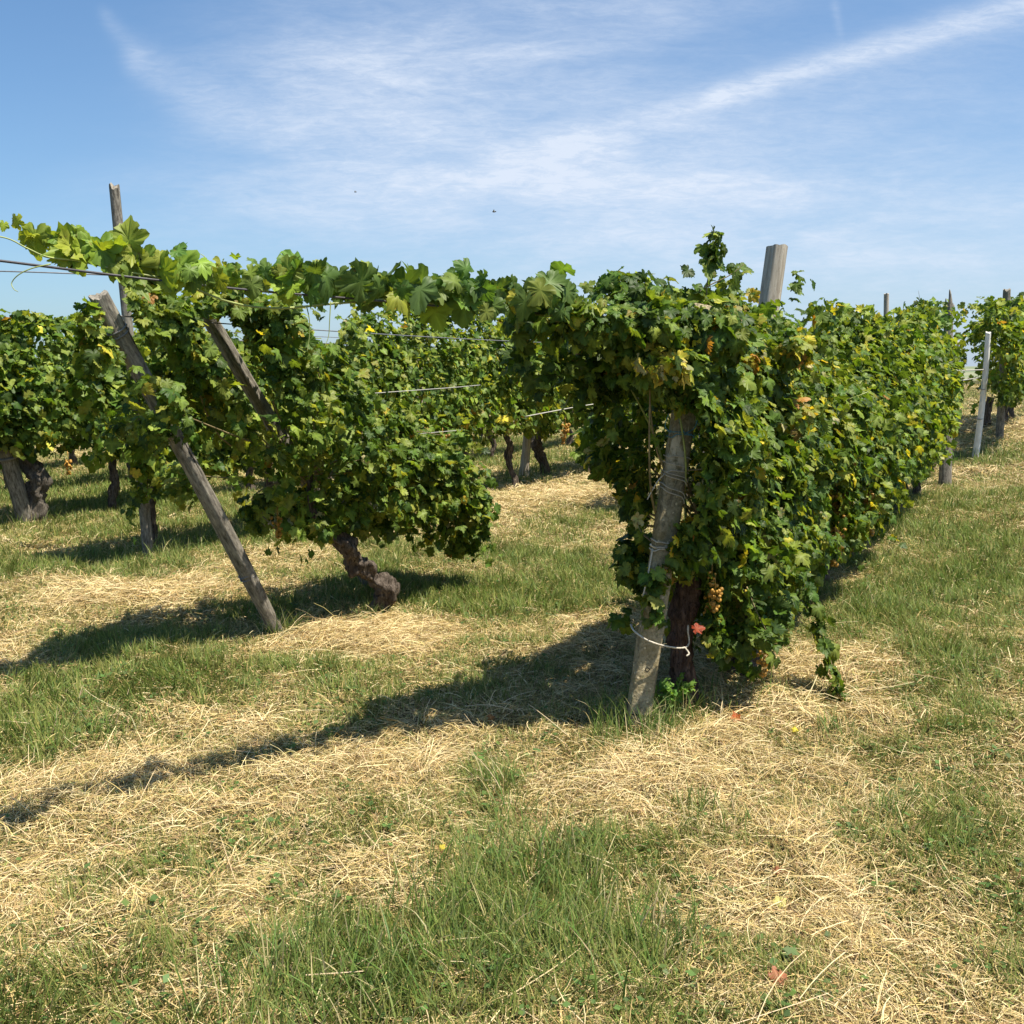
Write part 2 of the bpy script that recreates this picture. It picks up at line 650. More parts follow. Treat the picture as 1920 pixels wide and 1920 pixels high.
# (photo x, photo y, radius x, radius y, weight): + green, - straw
COVER = [
    (930, 1790, 330, 120, 2.6), (1060, 1640, 180, 80, 2.0), (640, 1870, 170, 80, 2.4), (880, 1560, 70, 50, 1.0), (1250, 1860, 70, 60, .6),
    (920, 1480, 60, 40, .9), (60, 1400, 140, 70, 1.6), (430, 1270, 330, 45, 1.2), (120, 1310, 200, 50, 1.2),
    (960, 1110, 230, 60, 1.7), (1060, 1010, 160, 50, .9), (150, 1075, 230, 28, 1.5), (500, 1150, 130, 40, 1.2),
    (690, 1105, 90, 35, 1.3), (900, 1180, 260, 40, .6), (1650, 1150, 110, 50, 1.6), (1850, 1080, 120, 130, 1.3), (1720, 980, 110, 60, .9),
    (1160, 1370, 90, 50, 1.8), (1270, 1340, 70, 40, 1.7), (1760, 1330, 150, 60, .7), (1850, 1560, 130, 160, .9), (1700, 1590, 120, 90, .8),
    (1330, 1560, 130, 60, 1.0), (1800, 1850, 180, 80, .9), (120, 1830, 260, 110, .9), (300, 1650, 130, 60, .5), (1500, 1800, 100, 100, .5),
    (240, 920, 260, 45, 1.6), (960, 860, 120, 35, 1.4), (1900, 870, 60, 60, .9), (60, 1560, 90, 40, .5),
    (420, 1460, 330, 110, -1.3), (750, 1420, 250, 70, -1.1), (500, 1600, 300, 60, -.8), (760, 1650, 110, 70, -1.2),
    (1230, 1450, 190, 55, -2.0), (1480, 1500, 160, 90, -1.2), (1450, 1700, 150, 80, -1.0), (1080, 1290, 110, 40, -.6),
    (650, 1190, 140, 30, -2.6), (300, 1100, 240, 22, -2.2), (560, 1050, 110, 25, -1.6), (100, 1130, 130, 18, -1.2), (700, 1310, 200, 25, .5),
    (860, 965, 100, 25, -1.6), (1060, 925, 130, 22, -1.6), (880, 1270, 160, 30, -.9), (1200, 1180, 130, 60, -.6), (700, 1000, 90, 20, -.9),
    (1870, 810, 90, 22, -1.6), (1860, 890, 90, 14, -1.2), (1600, 1200, 80, 60, -.8), (1610, 1290, 110, 40, -.6), (1000, 1560, 60, 40, -.6),
    (120, 1030, 180, 15, -.8),
    (300, 1000, 420, 80, 1.3), (1760, 1120, 190, 230, .8), (500, 1250, 400, 60, .6), (1000, 1080, 250, 90, .5), (100, 1700, 200, 200, .4), (1830, 1700, 130, 200, .5),
]


def cover(P):
    px, py, dep = project(P)
    g = (vnoise(P[:, 0] * 1.7, P[:, 1] * 1.7) - .5) * 2.2 + (vnoise(P[:, 0] * 6 + 9, P[:, 1] * 6) - .5) * 2.0 + .3
    for cx, cy, rx, ry, w in COVER:
        e = ((px - cx) / rx) ** 2 + ((py - cy) / ry) ** 2
        g = g + w * np.exp(-e)
    return g


def ribbons(base, az, L, w, e0, e1, segs, roll=None, taper=True, kink=None):
    """blades: start point, heading, length, width, start and end elevation angle"""
    n = len(base)
    ca, sa = np.cos(az), np.sin(az)
    side = np.stack([-sa, ca, np.zeros(n)], -1)
    P = base.copy()
    rows = []
    for s in range(segs + 1):
        t = s / segs
        e = e0 + (e1 - e0) * t
        h = az if kink is None else az + kink * t
        d = np.stack([np.cos(h) * np.cos(e), np.sin(h) * np.cos(e), np.sin(e)], -1)
        ww = w * ((1 - t * t) if taper else (1 - .3 * t)) * .5
        if roll is not None:
            upv = np.cross(side, d)
            sd = side * np.cos(roll)[:, None] + upv * np.sin(roll)[:, None]
        else:
            sd = side
        if s == segs and taper:
            rows.append((P,))
        else:
            rows.append((P - sd * ww[:, None], P + sd * ww[:, None]))
        P = P + d * (L / segs)[:, None]
    V = np.stack([v for r in rows for v in r], 1)          # n, m, 3
    m = V.shape[1]
    T = []
    for s in range(segs):
        a = 2 * s
        if s == segs - 1 and taper:
            T.append((a, a + 1, a + 2))
        else:
            T += [(a, a + 1, a + 3), (a, a + 3, a + 2)]
    T = np.array(T)
    tris = (T[None] + (np.arange(n) * m)[:, None, None]).reshape(-1, 3)
    return V.reshape(-1, 3), tris, m


def scatter(r0, r1, dens, amax=.62):
    n = int(dens * amax * (r1 * r1 - r0 * r0))
    r = np.sqrt(rng.uniform(r0 * r0, r1 * r1, n))
    a = rng.uniform(-amax, amax, n)
    x = r * np.sin(a); y = r * np.cos(a)
    return np.stack([x, y, ground_z(x, y)], -1)


def jitter_col(n, c, hue=.12, val=.25):
    v = 1 + rng.uniform(-val, val, (n, 1))
    h = 1 + rng.uniform(-hue, hue, (n, 3))
    return np.array(c)[None] * v * h


def lerp(a, b, t):
    return a + (b - a) * t


def build_grass():
    bands = [(1.9, 3.2, 6200, 1.0), (3.2, 4.6, 5000, 1.1), (4.6, 6.6, 3600, 1.35), (6.6, 9.5, 2300, 1.7), (9.5, 14, 1200, 2.3), (14, 24, 520, 3.2), (24, 42, 130, 5.0)]
    GV, GT, GC, gn = [], [], [], 0
    SV, ST, SC, sn = [], [], [], 0
    for r0, r1, d, k in bands:
        segs = 3 if r1 < 7 else 2
        # ---- green and olive upright blades
        P = scatter(r0, r1, d * 1.9)
        c = cover(P)
        keep = rng.random(len(P)) < np.clip(.62 + .18 * c, .34, .98)
        P, c = P[keep], c[keep]
        n = len(P)
        lush = np.clip(c / 2.2, 0, 1)
        L = (.024 + .045 * rng.random(n) + .09 * lush * rng.random(n)) * (1 + .1 * (k - 1))
        w = (.0020 + .0022 * rng.random(n) + .0012 * lush) * k
        # heading loosely shared in clumps
        az = vnoise(P[:, 0] * 5, P[:, 1] * 5 + 3) * 4 * pi + rng.normal(0, .9, n)
        e0 = radians(82) - np.abs(rng.normal(0, .35, n))
        e1 = e0 - np.abs(rng.normal(.6, .5, n))
        V, T, m = ribbons(P - np.array([0, 0, .004]), az, L, w, e0, e1, segs, rng.uniform(-.8, .8, n))
        dry = np.clip(.40 - .15 * c + rng.normal(0, .22, n), 0, 1)[:, None]
        green = jitter_col(n, (.140, .200, .038), .12, .35)
        lime = jitter_col(n, (.27, .29, .075), .10, .25)
        green = lerp(green, lime, (rng.random((n, 1)) < .28) * 1.0)
        olive = jitter_col(n, (.42, .36, .14), .10, .30)
        C = lerp(green, olive, np.where(dry > .5, 1.0, dry * .8))
        GV.append(V); GT.append(T + gn); GC.append(np.repeat(C, m, 0)); gn += len(V)
        # ---- straw lying on the ground
        P = scatter(r0, r1, d * 2.5)
        c = cover(P)
        keep = rng.random(len(P)) < np.clip(.60 - .20 * c, .20, 1.0)
        P, c = P[keep], c[keep]
        n = len(P)
        mat = np.clip(-c / 1.6, 0, 1)
        L = (.035 + .085 * rng.random(n) + .15 * mat * rng.random(n) ** 4) * (1 + .08 * (k - 1))
        w = (.0013 + .0016 * rng.random(n)) * k
        P[:, 2] += rng.random(n) ** 1.5 * (.022 + .055 * mat) + .003
        az = vnoise(P[:, 0] * 1.6 + 40, P[:, 1] * 1.6) * 4 * pi + rng.normal(0, 1.25, n)
        flat = rng.random(n) < .80
        e0 = np.where(flat, rng.normal(.10, .16, n), rng.uniform(.2, .9, n))
        e1 = np.where(flat, -np.abs(rng.normal(.18, .16, n)), e0 - rng.uniform(.2, 1.4, n))
        V, T, m = ribbons(P, az, L, w, e0, e1, segs, rng.uniform(-1.0, 1.0, n), False, rng.normal(0, .30, n))
        tan = jitter_col(n, (.50, .37, .15), .07, .34)
        pale = jitter_col(n, (.74, .60, .33), .05, .18)
        brown = jitter_col(n, (.30, .20, .09), .10, .3)
        rnd = rng.random((n, 1))
        C = np.where(rnd < .34 + .22 * mat[:, None], pale, np.where(rnd > .90, brown, tan))
        SV.append(V); ST.append(T + sn); SC.append(np.repeat(C, m, 0)); sn += len(V)
        # ---- chaff: short broken bits
        P = scatter(r0, r1, d * 1.6)
        c = cover(P)
        keep = rng.random(len(P)) < np.clip(.62 - .14 * c, .3, 1.0)
        P = P[keep]
        n = len(P)
        P[:, 2] += rng.random(n) ** 1.5 * .03 + .002
        V, T, m = ribbons(P, rng.uniform(0, 2 * pi, n), rng.uniform(.012, .048, n) * (1 + .1 * (k - 1)), rng.uniform(.0018, .0042, n) * k, rng.normal(.1, .35, n), rng.normal(-.1, .3, n), 1, rng.uniform(-1, 1, n), False)
        rnd = rng.random((n, 1))
        C = np.where(rnd < .24, jitter_col(n, (.62, .49, .26), .06, .2), np.where(rnd < .56, jitter_col(n, (.44, .325, .135), .08, .34), np.where(rnd < .78, jitter_col(n, (.20, .13, .065), .1, .3), jitter_col(n, (.27, .29, .09), .1, .3))))
        SV.append(V); ST.append(T + sn); SC.append(np.repeat(C, m, 0)); sn += len(V)
    # ---- small broad-leaved weeds among the grass
    P = scatter(2.0, 9.0, 190)
    c = cover(P)
    P = P[rng.random(len(P)) < np.clip(.12 + .4 * c, .03, .8)]
    n0 = len(P)
    P = np.repeat(P, 6, 0) + rng.normal(0, .022, (n0 * 6, 3)) * np.array([1, 1, 0])
    n = len(P)
    P[:, 2] = ground_z(P[:, 0], P[:, 1]) + rng.uniform(.008, .05, n)
    az = rng.uniform(0, 2 * pi, n)
    L = np.repeat(rng.uniform(.6, 1.4, n0), 6) * rng.uniform(.014, .026, n)
    d0 = np.stack([np.cos(az), np.sin(az), rng.uniform(-.2, .5, n)], -1); sd = np.stack([-np.sin(az), np.cos(az), rng.normal(0, .25, n)], -1)
    V = np.stack([P, P + d0 * (L * .5)[:, None] + sd * (L * .42)[:, None], P + d0 * L[:, None], P + d0 * (L * .5)[:, None] - sd * (L * .42)[:, None]], 1)
    T = (np.array([(0, 1, 2), (0, 2, 3)])[None] + (np.arange(n) * 4)[:, None, None]).reshape(-1, 3)
    GV.append(V.reshape(-1, 3)); GT.append(T + gn); GC.append(np.repeat(jitter_col(n, (.105, .17, .045), .12, .3), 4, 0)); gn += n * 4
    # ---- long stray stems lying across everything in the foreground
    P = scatter(2.0, 7.0, 9)
    n = len(P)
    P[:, 2] += rng.uniform(.02, .07, n)
    az = rng.uniform(0, 2 * pi, n)
    V, T, m = ribbons(P, az, rng.uniform(.15, .34, n), rng.uniform(.002, .0036, n), rng.normal(.10, .12, n), rng.normal(-.10, .12, n), 4, rng.uniform(-.7, .7, n), False, rng.normal(0, .35, n))
    SV.append(V); ST.append(T + sn); SC.append(np.repeat(jitter_col(n, (.62, .50, .29), .05, .2), m, 0)); sn += len(V)
    # ---- taller tufts at the feet of posts and trunks and in the open grass
    tufts = [(1165, 1360, .16, 230, .26), (1235, 1378, .12, 130, .22), (1285, 1345, .14, 90, .20), (1390, 1310, .25, 160, .18), (530, 1195, .14, 200, .24), (700, 1160, .12, 120, .16), (640, 1120, .2, 90, .2), (745, 1120, .16, 90, .18),
             (930, 1480, .09, 60, .2), (1240, 1790, .14, 120, .22), (960, 1700, .35, 420, .22), (760, 1820, .35, 420, .20), (560, 1880, .28, 320, .22), (1100, 1820, .25, 220, .20), (1660, 1540, .07, 60, .20),
             (285, 1050, .3, 160, .25), (330, 1035, .3, 120, .25), (1640, 1150, .2, 120, .22), (60, 985, .3, 90, .25), (985, 895, .4, 120, .3), (1330, 1545, .16, 110, .16), (1050, 1620, .25, 220, .19), (1560, 1380, .1, 60, .16),
             (180, 1400, .3, 120, .2), (1180, 1400, .18, 110, .22), (1870, 1280, .2, 80, .18), (1830, 860, .4, 90, .3), (960, 1540, .1, 60, .2)]
    for px, py, rad, n, L in tufts:
        c0 = gpt(px, py)
        a = rng.uniform(0, 2 * pi, n); rr = rad * np.sqrt(rng.random(n))
        x = c0[0] + rr * np.cos(a); y = c0[1] + rr * np.sin(a)
        P = np.stack([x, y, ground_z(x, y)], -1)
        k = max(1.0, c0[1] / 4.5)
        az = rng.uniform(0, 2 * pi, n)
        e0 = radians(85) - np.abs(rng.normal(0, .28, n))
        V, T, m = ribbons(P, az, L * rng.uniform(.45, 1.0, n), rng.uniform(.003, .006, n) * k ** .6, e0, e0 - np.abs(rng.normal(.7, .45, n)), 4, rng.uniform(-.8, .8, n))
        g = lerp(jitter_col(n, (.135, .205, .045), .12, .3), jitter_col(n, (.22, .25, .075), .1, .2), (rng.random((n, 1)) < .3) * 1.0)
        g = np.where(rng.random((n, 1)) < .14, jitter_col(n, (.55, .46, .24), .06, .2), g)
        GV.append(V); GT.append(T + gn); GC.append(np.repeat(g, m, 0)); gn += len(V)
    g = link('grass', mesh_np('grass', np.vstack(GV), np.vstack(GT), np.vstack(GC), False), M_GRASS)
    tag(g, 'short green and olive grass growing between the vine rows', 'grass', kind='stuff')
    s = link('straw', mesh_np('straw', np.vstack(SV), np.vstack(ST), np.vstack(SC), False), M_STRAW)
    tag(s, 'pale dry cut grass lying in mats over the ground', 'straw', kind='stuff')


build_grass()

# ------------------------------------------------------------------ posts


def wood_post(name, base, top, r0, r1, mat, label, jag=.0, ridge=.05, sides=18, sink=.15, rings=26, bend=0.0, squarish=0.0, group=None, cat='post'):
    base = np.asarray(base, float); top = np.asarray(top, float)
    ax = top - base; H = np.linalg.norm(ax); ax = ax / H
    rot = Vector(ax).to_track_quat('Z', 'Y')
    zs = np.linspace(-sink, H, rings)
    th = np.arange(sides) * 2 * pi / sides
    sd = rng.uniform(0, 50)
    V = []
    for i, z in enumerate(zs):
        t = max(0, z / H)
        r = lerp(r0, r1, t) * (1 + .06 * (vnoise(np.array([z * 3 + sd]), np.array([sd]))[0] - .5))
        rr = r * (1 + ridge * (vnoise(np.cos(th) * 2.2 + sd, np.sin(th) * 2.2, np.full(sides, z * 1.4)) - .5) * 2)
        if squarish:
            rr = rr * lerp(1, .86 / np.maximum(np.abs(np.cos(th + .3)), np.abs(np.sin(th + .3))), squarish)
        zz = np.full(sides, z)
        if i == rings - 1:
            zz = zz + jag * (vnoise(np.cos(th) * 2.4 + sd, np.sin(th) * 2.4 + sd) - .7) * 2
        cx = bend * sin(pi * t)
        V.append(np.stack([rr * np.cos(th) + cx, rr * np.sin(th), zz], -1))
    V = np.concatenate(V)
    Fc = []
    for i in range(rings - 1):
        for j in range(sides):
            a = i * sides + j; b = i * sides + (j + 1) % sides
            Fc.append((a, b, b + sides, a + sides))
    ring = V[(rings - 1) * sides:]
    c = len(V) + sides
    V = np.vstack([V, ring, [[bend * 0, 0, H - jag * .25]], [[0, 0, -sink]]])
    for j in range(sides):
        Fc.append((c - sides + j, c - sides + (j + 1) % sides, c))
        Fc.append(((j + 1) % sides, j, c + 1))
    mb = MB(); mb.add(V, Fc)
    o = mb.build(name, mat, loc=base)
    o.rotation_mode = 'QUATERNION'
    o.rotation_quaternion = rot
    tag(o, label, cat, group)
    return o, H


def band(parent, z, r, wire=.004, name='wire_band', tilt=.12, turns=2):
    mb = MB()
    for q in range(turns):
        th = np.linspace(0, 2 * pi, 25)
        p = np.stack([r * np.cos(th), r * np.sin(th), z + q * .022 + tilt * r * np.sin(th + q)], -1)
        mb.tube(p, wire, 6, False)
    mb.build(name, M_WIRE, parent)


D = norm(np.array([.494, .8695, 0]))       # direction of the vine rows
N = np.array([D[1], -D[0], 0])             # towards the right of a row

PA = gpt(525, 1195); PB = gpt(700, 1106); PC = gpt(1192, 1372); PT = gpt(279, 1048)
A_top = at(183, 550, 5.05); B_top = at(383, 580, 5.95)
C_top = at(1313, 572, 4.62)

post_a, Ha = wood_post('leaning_post', PA, A_top, .041, .046, M_WOOD_GREY, 'leaning grey post whose bare lower length stands in grass left of the twisted trunk', .03, .17, 22, .15, 50, .012, .5)
band(post_a, .50, .046); band(post_a, Ha - .22, .051, .005)
post_b, Hb = wood_post('leaning_post', PB, B_top, .046, .045, M_WOOD_GREY, 'leaning split wooden post with its foot hidden behind the twisted trunk', .03, .19, 22, .15, 50, -.012, .5)
pole, Ht = wood_post('tall_pole', PT, at(214, 345, 8.75), .049, .042, M_WOOD_GREY, 'tallest slim weathered pole, rising high above the vines at left', .06, .08, 16, .15, 40, -.03)
p2, _ = wood_post('wooden_post', on_ground(1.36, 6.35), at(1458, 462, 6.55), .066, .064, M_WOOD_PALE, 'thick pale sawn wooden post rising out of the right-hand hedge', .010, .10, 28, .15, 50, 0, .08)
wood_post('wooden_post', on_ground(1.62, 8.4), at(1310, 538, 8.4), .035, .032, M_WOOD_PALE, 'thin wooden post tip behind the shoots left of the thick pale post', .02)
wood_post('wooden_post', on_ground(4.6, 12.6), at(1662, 550, 12.6), .035, .03, M_WOOD_PALE, 'slim pale stake sticking above the hedge between the thick post and the forked post', .01)
GP = gpt(1772, 912)
fp, Hf = wood_post('forked_post', GP, at(1779, 572, GP[1] + .1), .075, .055, M_WOOD_GREY, 'dark weathered post with a forked broken top behind the right-hand hedge', .05, .2)
mb = MB()
mb.tube(spline([(-.02, 0, Hf - .06), (-.024, 0, Hf + .06), (-.015, 0, Hf + .14), (-.008, 0, Hf + .19)], 10), np.linspace(.036, .006, 10), 8, rough=.3, freq=20)
mb.tube(spline([(.03, 0, Hf - .06), (.045, 0, Hf + .0), (.048, 0, Hf + .08)], 8), np.linspace(.028, .005, 8), 8, rough=.3, freq=20)
mb.tube(spline([(-.03, 0, Hf - .07), (-.065, 0, Hf - .03), (-.085, 0, Hf + .005)], 6), np.linspace(.022, .006, 6), 7, rough=.3, freq=20)
mb.build('broken_fork', M_WOOD_GREY, fp)
WP = gpt(1828, 862)
wp, Hw = wood_post('white_pole', WP, at(1853, 622, WP[1] - .35), .047, .036, M_WOOD_WHITE, 'pale whitish bark pole leaning on the slope at the right', .02, .12, 16, .15, 30, .02)
band(wp, .62, .049, .006, turns=1); band(wp, 1.05, .045, .006, turns=1)
wood_post('wooden_post', on_ground(7.9, 16.6), at(1888, 542, 16.4), .06, .055, M_WOOD_GREY, 'grey post above the hedge at the right edge of the photo', .03)
wood_post('wooden_post', on_ground(5.75, 13.9), at(1797, 640, 13.0), .02, .016, M_WOOD_PALE, 'thin grey stick in the gap left of the white pole', .02)
FP = gpt(983, 897)
wood_post('split_stake', FP, at(990, 770, FP[1]), .075, .055, M_WOOD_PALE, 'pale split stake in the middle distance beside the dark curved trunk', .02, .25)
wood_post('wooden_post', on_ground(-1.25, 13.6), at(786, 618, 13.6), .06, .05, M_WOOD_PALE, 'small pale post tip just under the overhead leaves in the centre', .02)
wood_post('wooden_post', on_ground(-2.95, 15.2), at(594, 655, 15.2), .05, .045, M_WOOD_WARM, 'tiny far post tip in the sky gap right of the two leaning posts', .02)
LP = gpt(52, 985)
lp, _ = wood_post('grey_post', LP, at(-8, 770, LP[1] - .3), .085, .075, M_WOOD_GREY, 'grey post leaning left beside the knobbly trunk at the left edge', .03, .15)
band(lp, .78, .085, .02, turns=1)


def concrete_post():
    base, top = PC, C_top
    ax = top - base; H = np.linalg.norm(ax); ax = ax / H
    root = empty('concrete_post', base)
    root.rotation_mode = 'QUATERNION'
    z = Vector(ax)
    y = Vector((-.24, .97, 0)); x = y.cross(z).normalized(); y = z.cross(x).normalized()
    from mathutils import Matrix
    root.rotation_quaternion = Matrix((x, y, z)).transposed().to_quaternion()
    tag(root, 'weathered speckled concrete post bound with twine at the near end of the right-hand row', 'post')
    bmv, Fc = [], []
    rings = 44
    hw0, hw1, hd = .053, .047, .034
    prof = [(-.70, -1), (.70, -1), (1, -.72), (1, .8), (.8, 1), (-.8, 1), (-1, .8), (-1, -.72)]
    zs = np.linspace(-.15, H, rings)
    # subdivide each side for roughness
    pr = []
    for i in range(8):
        a = np.array(prof[i]); b = np.array(prof[(i + 1) % 8])
        for t in (0, .33, .66):
            pr.append(a + (b - a) * t)
    pr = np.array(pr); ns = len(pr)
    V = []
    for zz in zs:
        t = max(0, zz / H)
        hw = lerp(hw0, hw1, t)
        q = pr * np.array([hw, hd])
        nn = vnoise(q[:, 0] * 40 + 3, q[:, 1] * 40, np.full(ns, zz * 14)) - .5
        q = q * (1 + .07 * nn)[:, None]
        V.append(np.column_stack([q, np.full(ns, zz)]))
    V = np.concatenate(V)
    for i in range(rings - 1):
        for j in range(ns):
            a = i * ns + j; b = i * ns + (j + 1) % ns
            Fc.append((a, b, b + ns, a + ns))
    Fc.append(tuple((rings - 1) * ns + j for j in range(ns)))
    Fc.append(tuple(range(ns - 1, -1, -1)))
    mb = MB(); mb.add(V, Fc)
    body = mb.build('shaft', M_CONCRETE, root)
    # drilled hole: its inner shade painted as a near-black chipped disc
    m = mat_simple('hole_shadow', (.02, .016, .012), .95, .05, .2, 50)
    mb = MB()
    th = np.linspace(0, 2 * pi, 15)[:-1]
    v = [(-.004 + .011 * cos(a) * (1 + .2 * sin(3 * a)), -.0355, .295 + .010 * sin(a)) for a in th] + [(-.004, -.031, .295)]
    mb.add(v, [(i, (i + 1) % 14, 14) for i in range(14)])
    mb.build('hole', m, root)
    mb = MB()
    mb.tube([(-.053, -.033, .085), (-.03, -.0355, .088), (.0, -.0355, .084), (.03, -.0355, .086), (.053, -.032, .09)], .0022, 5)
    mb.build('crack', m, root)
    return root, H, x, y, z


croot, Hc, cx_, cy_, cz_ = concrete_post()
Mx = np.array([list(cx_), list(cy_), list(cz_)])


def cpt(x, y, z):
    return PC + Mx[0] * x + Mx[1] * y + Mx[2] * z


def loops(name, zlist, mat, label, r=.0032, tails=()):
    root = None
    mb = MB()
    for z, tilt in zlist:
        th = np.linspace(0, 2 * pi, 33)
        pts = []
        for a in th:
            ex = .0560 * np.sign(cos(a)) * abs(cos(a)) ** .35
            ey = .0395 * np.sign(sin(a)) * abs(sin(a)) ** .35
            pts.append(cpt(ex, ey, z + tilt * cos(a) + .004 * sin(3 * a)))
        mb.tube(pts, r, 6, False)
    for t in tails:
        mb.tube(spline([cpt(*p) for p in t], 12), r, 6)
    o = mb.build(name, mat, origin=PC, loc=PC)
    tag(o, label, 'twine')
    return o


loops('twine', [(1.215, -.012), (1.19, .004), (1.170, -.016), (1.155, -.02), (1.105, -.026), (1.085, -.028), (1.255, .002)], M_TWINE,
      'pale twine wound in several turns high on the concrete post', .0026,
      [[(-.063, -.04, 1.175), (-.095, -.05, 1.14), (-.125, -.05, 1.07), (-.132, -.05, 1.05)]])
loops('twine', [(1.36, -.006), (1.353, .014)], M_TWINE_BLUE, 'blue twine tied near the top of the concrete post', .0022,
      [[(.0, -.043, 1.362), (-.025, -.043, 1.395), (-.04, -.043, 1.43)], [(.0, -.043, 1.362), (.04, -.043, 1.39), (.05, -.043, 1.43)], [(-.068, -.05, 1.355), (-.10, -.05, 1.38), (-.09, -.045, 1.44)]])
loops('twine', [(.845, .0), (.838, .008), (.865, -.01)], M_TWINE, 'pale twine knotted round the middle of the concrete post', .0035,
      [[(-.06, -.06, .845), (-.085, -.07, .85), (-.095, -.07, .86)], [(.0, -.06, .845), (.03, -.075, .83), (.055, -.07, .82)], [(-.075, -.055, .84), (-.08, -.06, .72), (-.085, -.05, .62)]])
mb = MB()
q = [at(1186, 1172, 4.66), at(1183, 1172, 4.52), at(1192, 1186, 4.43), at(1222, 1204, 4.40), at(1262, 1214, 4.46), at(1284, 1214, 4.60), at(1292, 1205, 4.66), at(1290, 1185, 4.67), at(1290, 1172, 4.68)]
mb.tube(spline(q, 40), .0040, 7, rough=.3, freq=120)
mb.tube(spline([at(1284, 1214, 4.60), at(1292, 1225, 4.58), at(1287, 1230, 4.57)], 8), .004, 6)
o = mb.build('rope_loop', M_TWINE, origin=PC, loc=PC)
tag(o, 'loose pale rope loop joining the concrete post foot to the vine trunk', 'rope')

# ------------------------------------------------------------------ vine leaves


def leaf_template(kind, curl, fold, ripple, seed):
    """a lobed, toothed vine leaf in the xy plane, petiole at the origin, tip towards +y"""
    r = np.random.default_rng(seed)
    if kind == 'near':
        half = [(.025, .05), (.05, -.07), (.15, -.17), (.27, -.18), (.33, -.11), (.42, -.10), (.45, .0), (.42, .05), (.38, .13), (.47, .16), (.55, .25), (.57, .35), (.635, .44), (.55, .47), (.50, .57), (.43, .54), (.36, .55),
                (.31, .59), (.36, .66), (.33, .74), (.25, .76), (.22, .85), (.13, .88), (.08, .97), (.0, 1.05)]
    elif kind == 'mid':
        half = [(.03, .05), (.13, -.16), (.30, -.14), (.44, -.02), (.43, .12), (.54, .24), (.60, .43), (.47, .55), (.33, .56), (.35, .71), (.18, .84), (.0, 1.03)]
    else:
        half = [(.03, .03), (.26, -.15), (.43, .10), (.57, .38), (.37, .56), (.28, .76), (.0, 1.0)]
    half = np.array(half)
    half = half * (1 + r.normal(0, .05, half.shape))
    half[-1, 0] = 0
    oth = half[:-1][::-1] * np.array([-1, 1]) * (1 + r.normal(0, .03, (len(half) - 1, 2)))
    out = np.vstack([half, oth])
    n = len(out)
    c = np.array([0, .28])
    V2 = [c[None]]
    if kind in ('near',):
        V2.append(c + (out - c) * .55)
    V2.append(out)
    V2 = np.vstack(V2)
    x, y = V2[:, 0], V2[:, 1]
    rad = np.hypot(x, y - .28)
    ang = np.arctan2(x, y)
    z = -curl * rad ** 2 - fold * np.abs(x) * .0 + fold * np.abs(x) * np.exp(-rad * .8) + ripple * rad * np.sin(ang * 5 + r.uniform(0, 6))
    z = z + r.normal(0, .03, len(z)) * (rad > .3)
    V = np.column_stack([x, y - 0.0, z])
    T = []
    if kind == 'near':
        for i in range(n):
            j = (i + 1) % n
            T += [(0, 1 + i, 1 + j), (1 + i, 1 + n + i, 1 + n + j), (1 + i, 1 + n + j, 1 + j)]
    else:
        for i in range(n):
            T.append((0, 1 + i, 1 + (i + 1) % n))
    T = np.array(T)[:, ::-1]
    edge = np.clip((rad - .15) / .5, 0, 1)
    # main veins: five rays from the petiole
    va = np.array([0, .86, -.86, 1.75, -1.75])
    dv = np.min(np.abs(((np.arctan2(x, y - .03)[:, None] - va[None]) + pi) % (2 * pi) - pi), 1)
    vein = np.clip(1 - dv / .17, 0, 1) * np.clip(1.1 - rad, 0, 1)
    return V, T, edge, vein


TEMPL = {}
for kind, cnt in (('near', 7), ('mid', 6), ('far', 4)):
    TEMPL[kind] = [leaf_template(kind, c, f, rp, 100 + i) for i, (c, f, rp) in enumerate(
        [(.30, .30, .08), (.6, .15, .12), (.15, .5, .12), (.8, .25, .14), (-.2, .35, .13), (.5, .7, .09), (.4, -.25, .15)][:cnt])]

GREENS = [((.038, .073, .013), .25), ((.078, .134, .020), .36), ((.136, .192, .031), .26), ((.22, .258, .046), .13)]
AUTUMN = [((.60, .50, .06), .5), ((.50, .36, .05), .25), ((.38, .19, .05), .15), ((.46, .40, .20), .10)]


def pick_cols(n, yellow, lighter=0.0, warm=0.0):
    w = np.array([g[1] for g in GREENS]); w = w * np.array([1 - .8 * lighter, 1, 1 + 1.2 * lighter, 1 + 2.5 * lighter]); w /= w.sum()
    C = np.array([g[0] for g in GREENS])[rng.choice(4, n, p=w)]
    C = C * (1 + rng.uniform(-.22, .22, (n, 1))) * (1 + rng.uniform(-.10, .10, (n, 3)))
    C = C * np.array([1 + .5 * warm, 1 + .12 * warm, 1 - .1 * warm])
    yl = rng.random(n) < yellow
    A = np.array([a[0] for a in AUTUMN])[rng.choice(4, n, p=[.45, .25, .15, .15])] * (1 + rng.uniform(-.2, .2, (n, 1)))
    half = rng.random(n) < .45
    C2 = np.where(half[:, None], lerp(C, A, .45), A)
    return np.where(yl[:, None], C2, C), yl


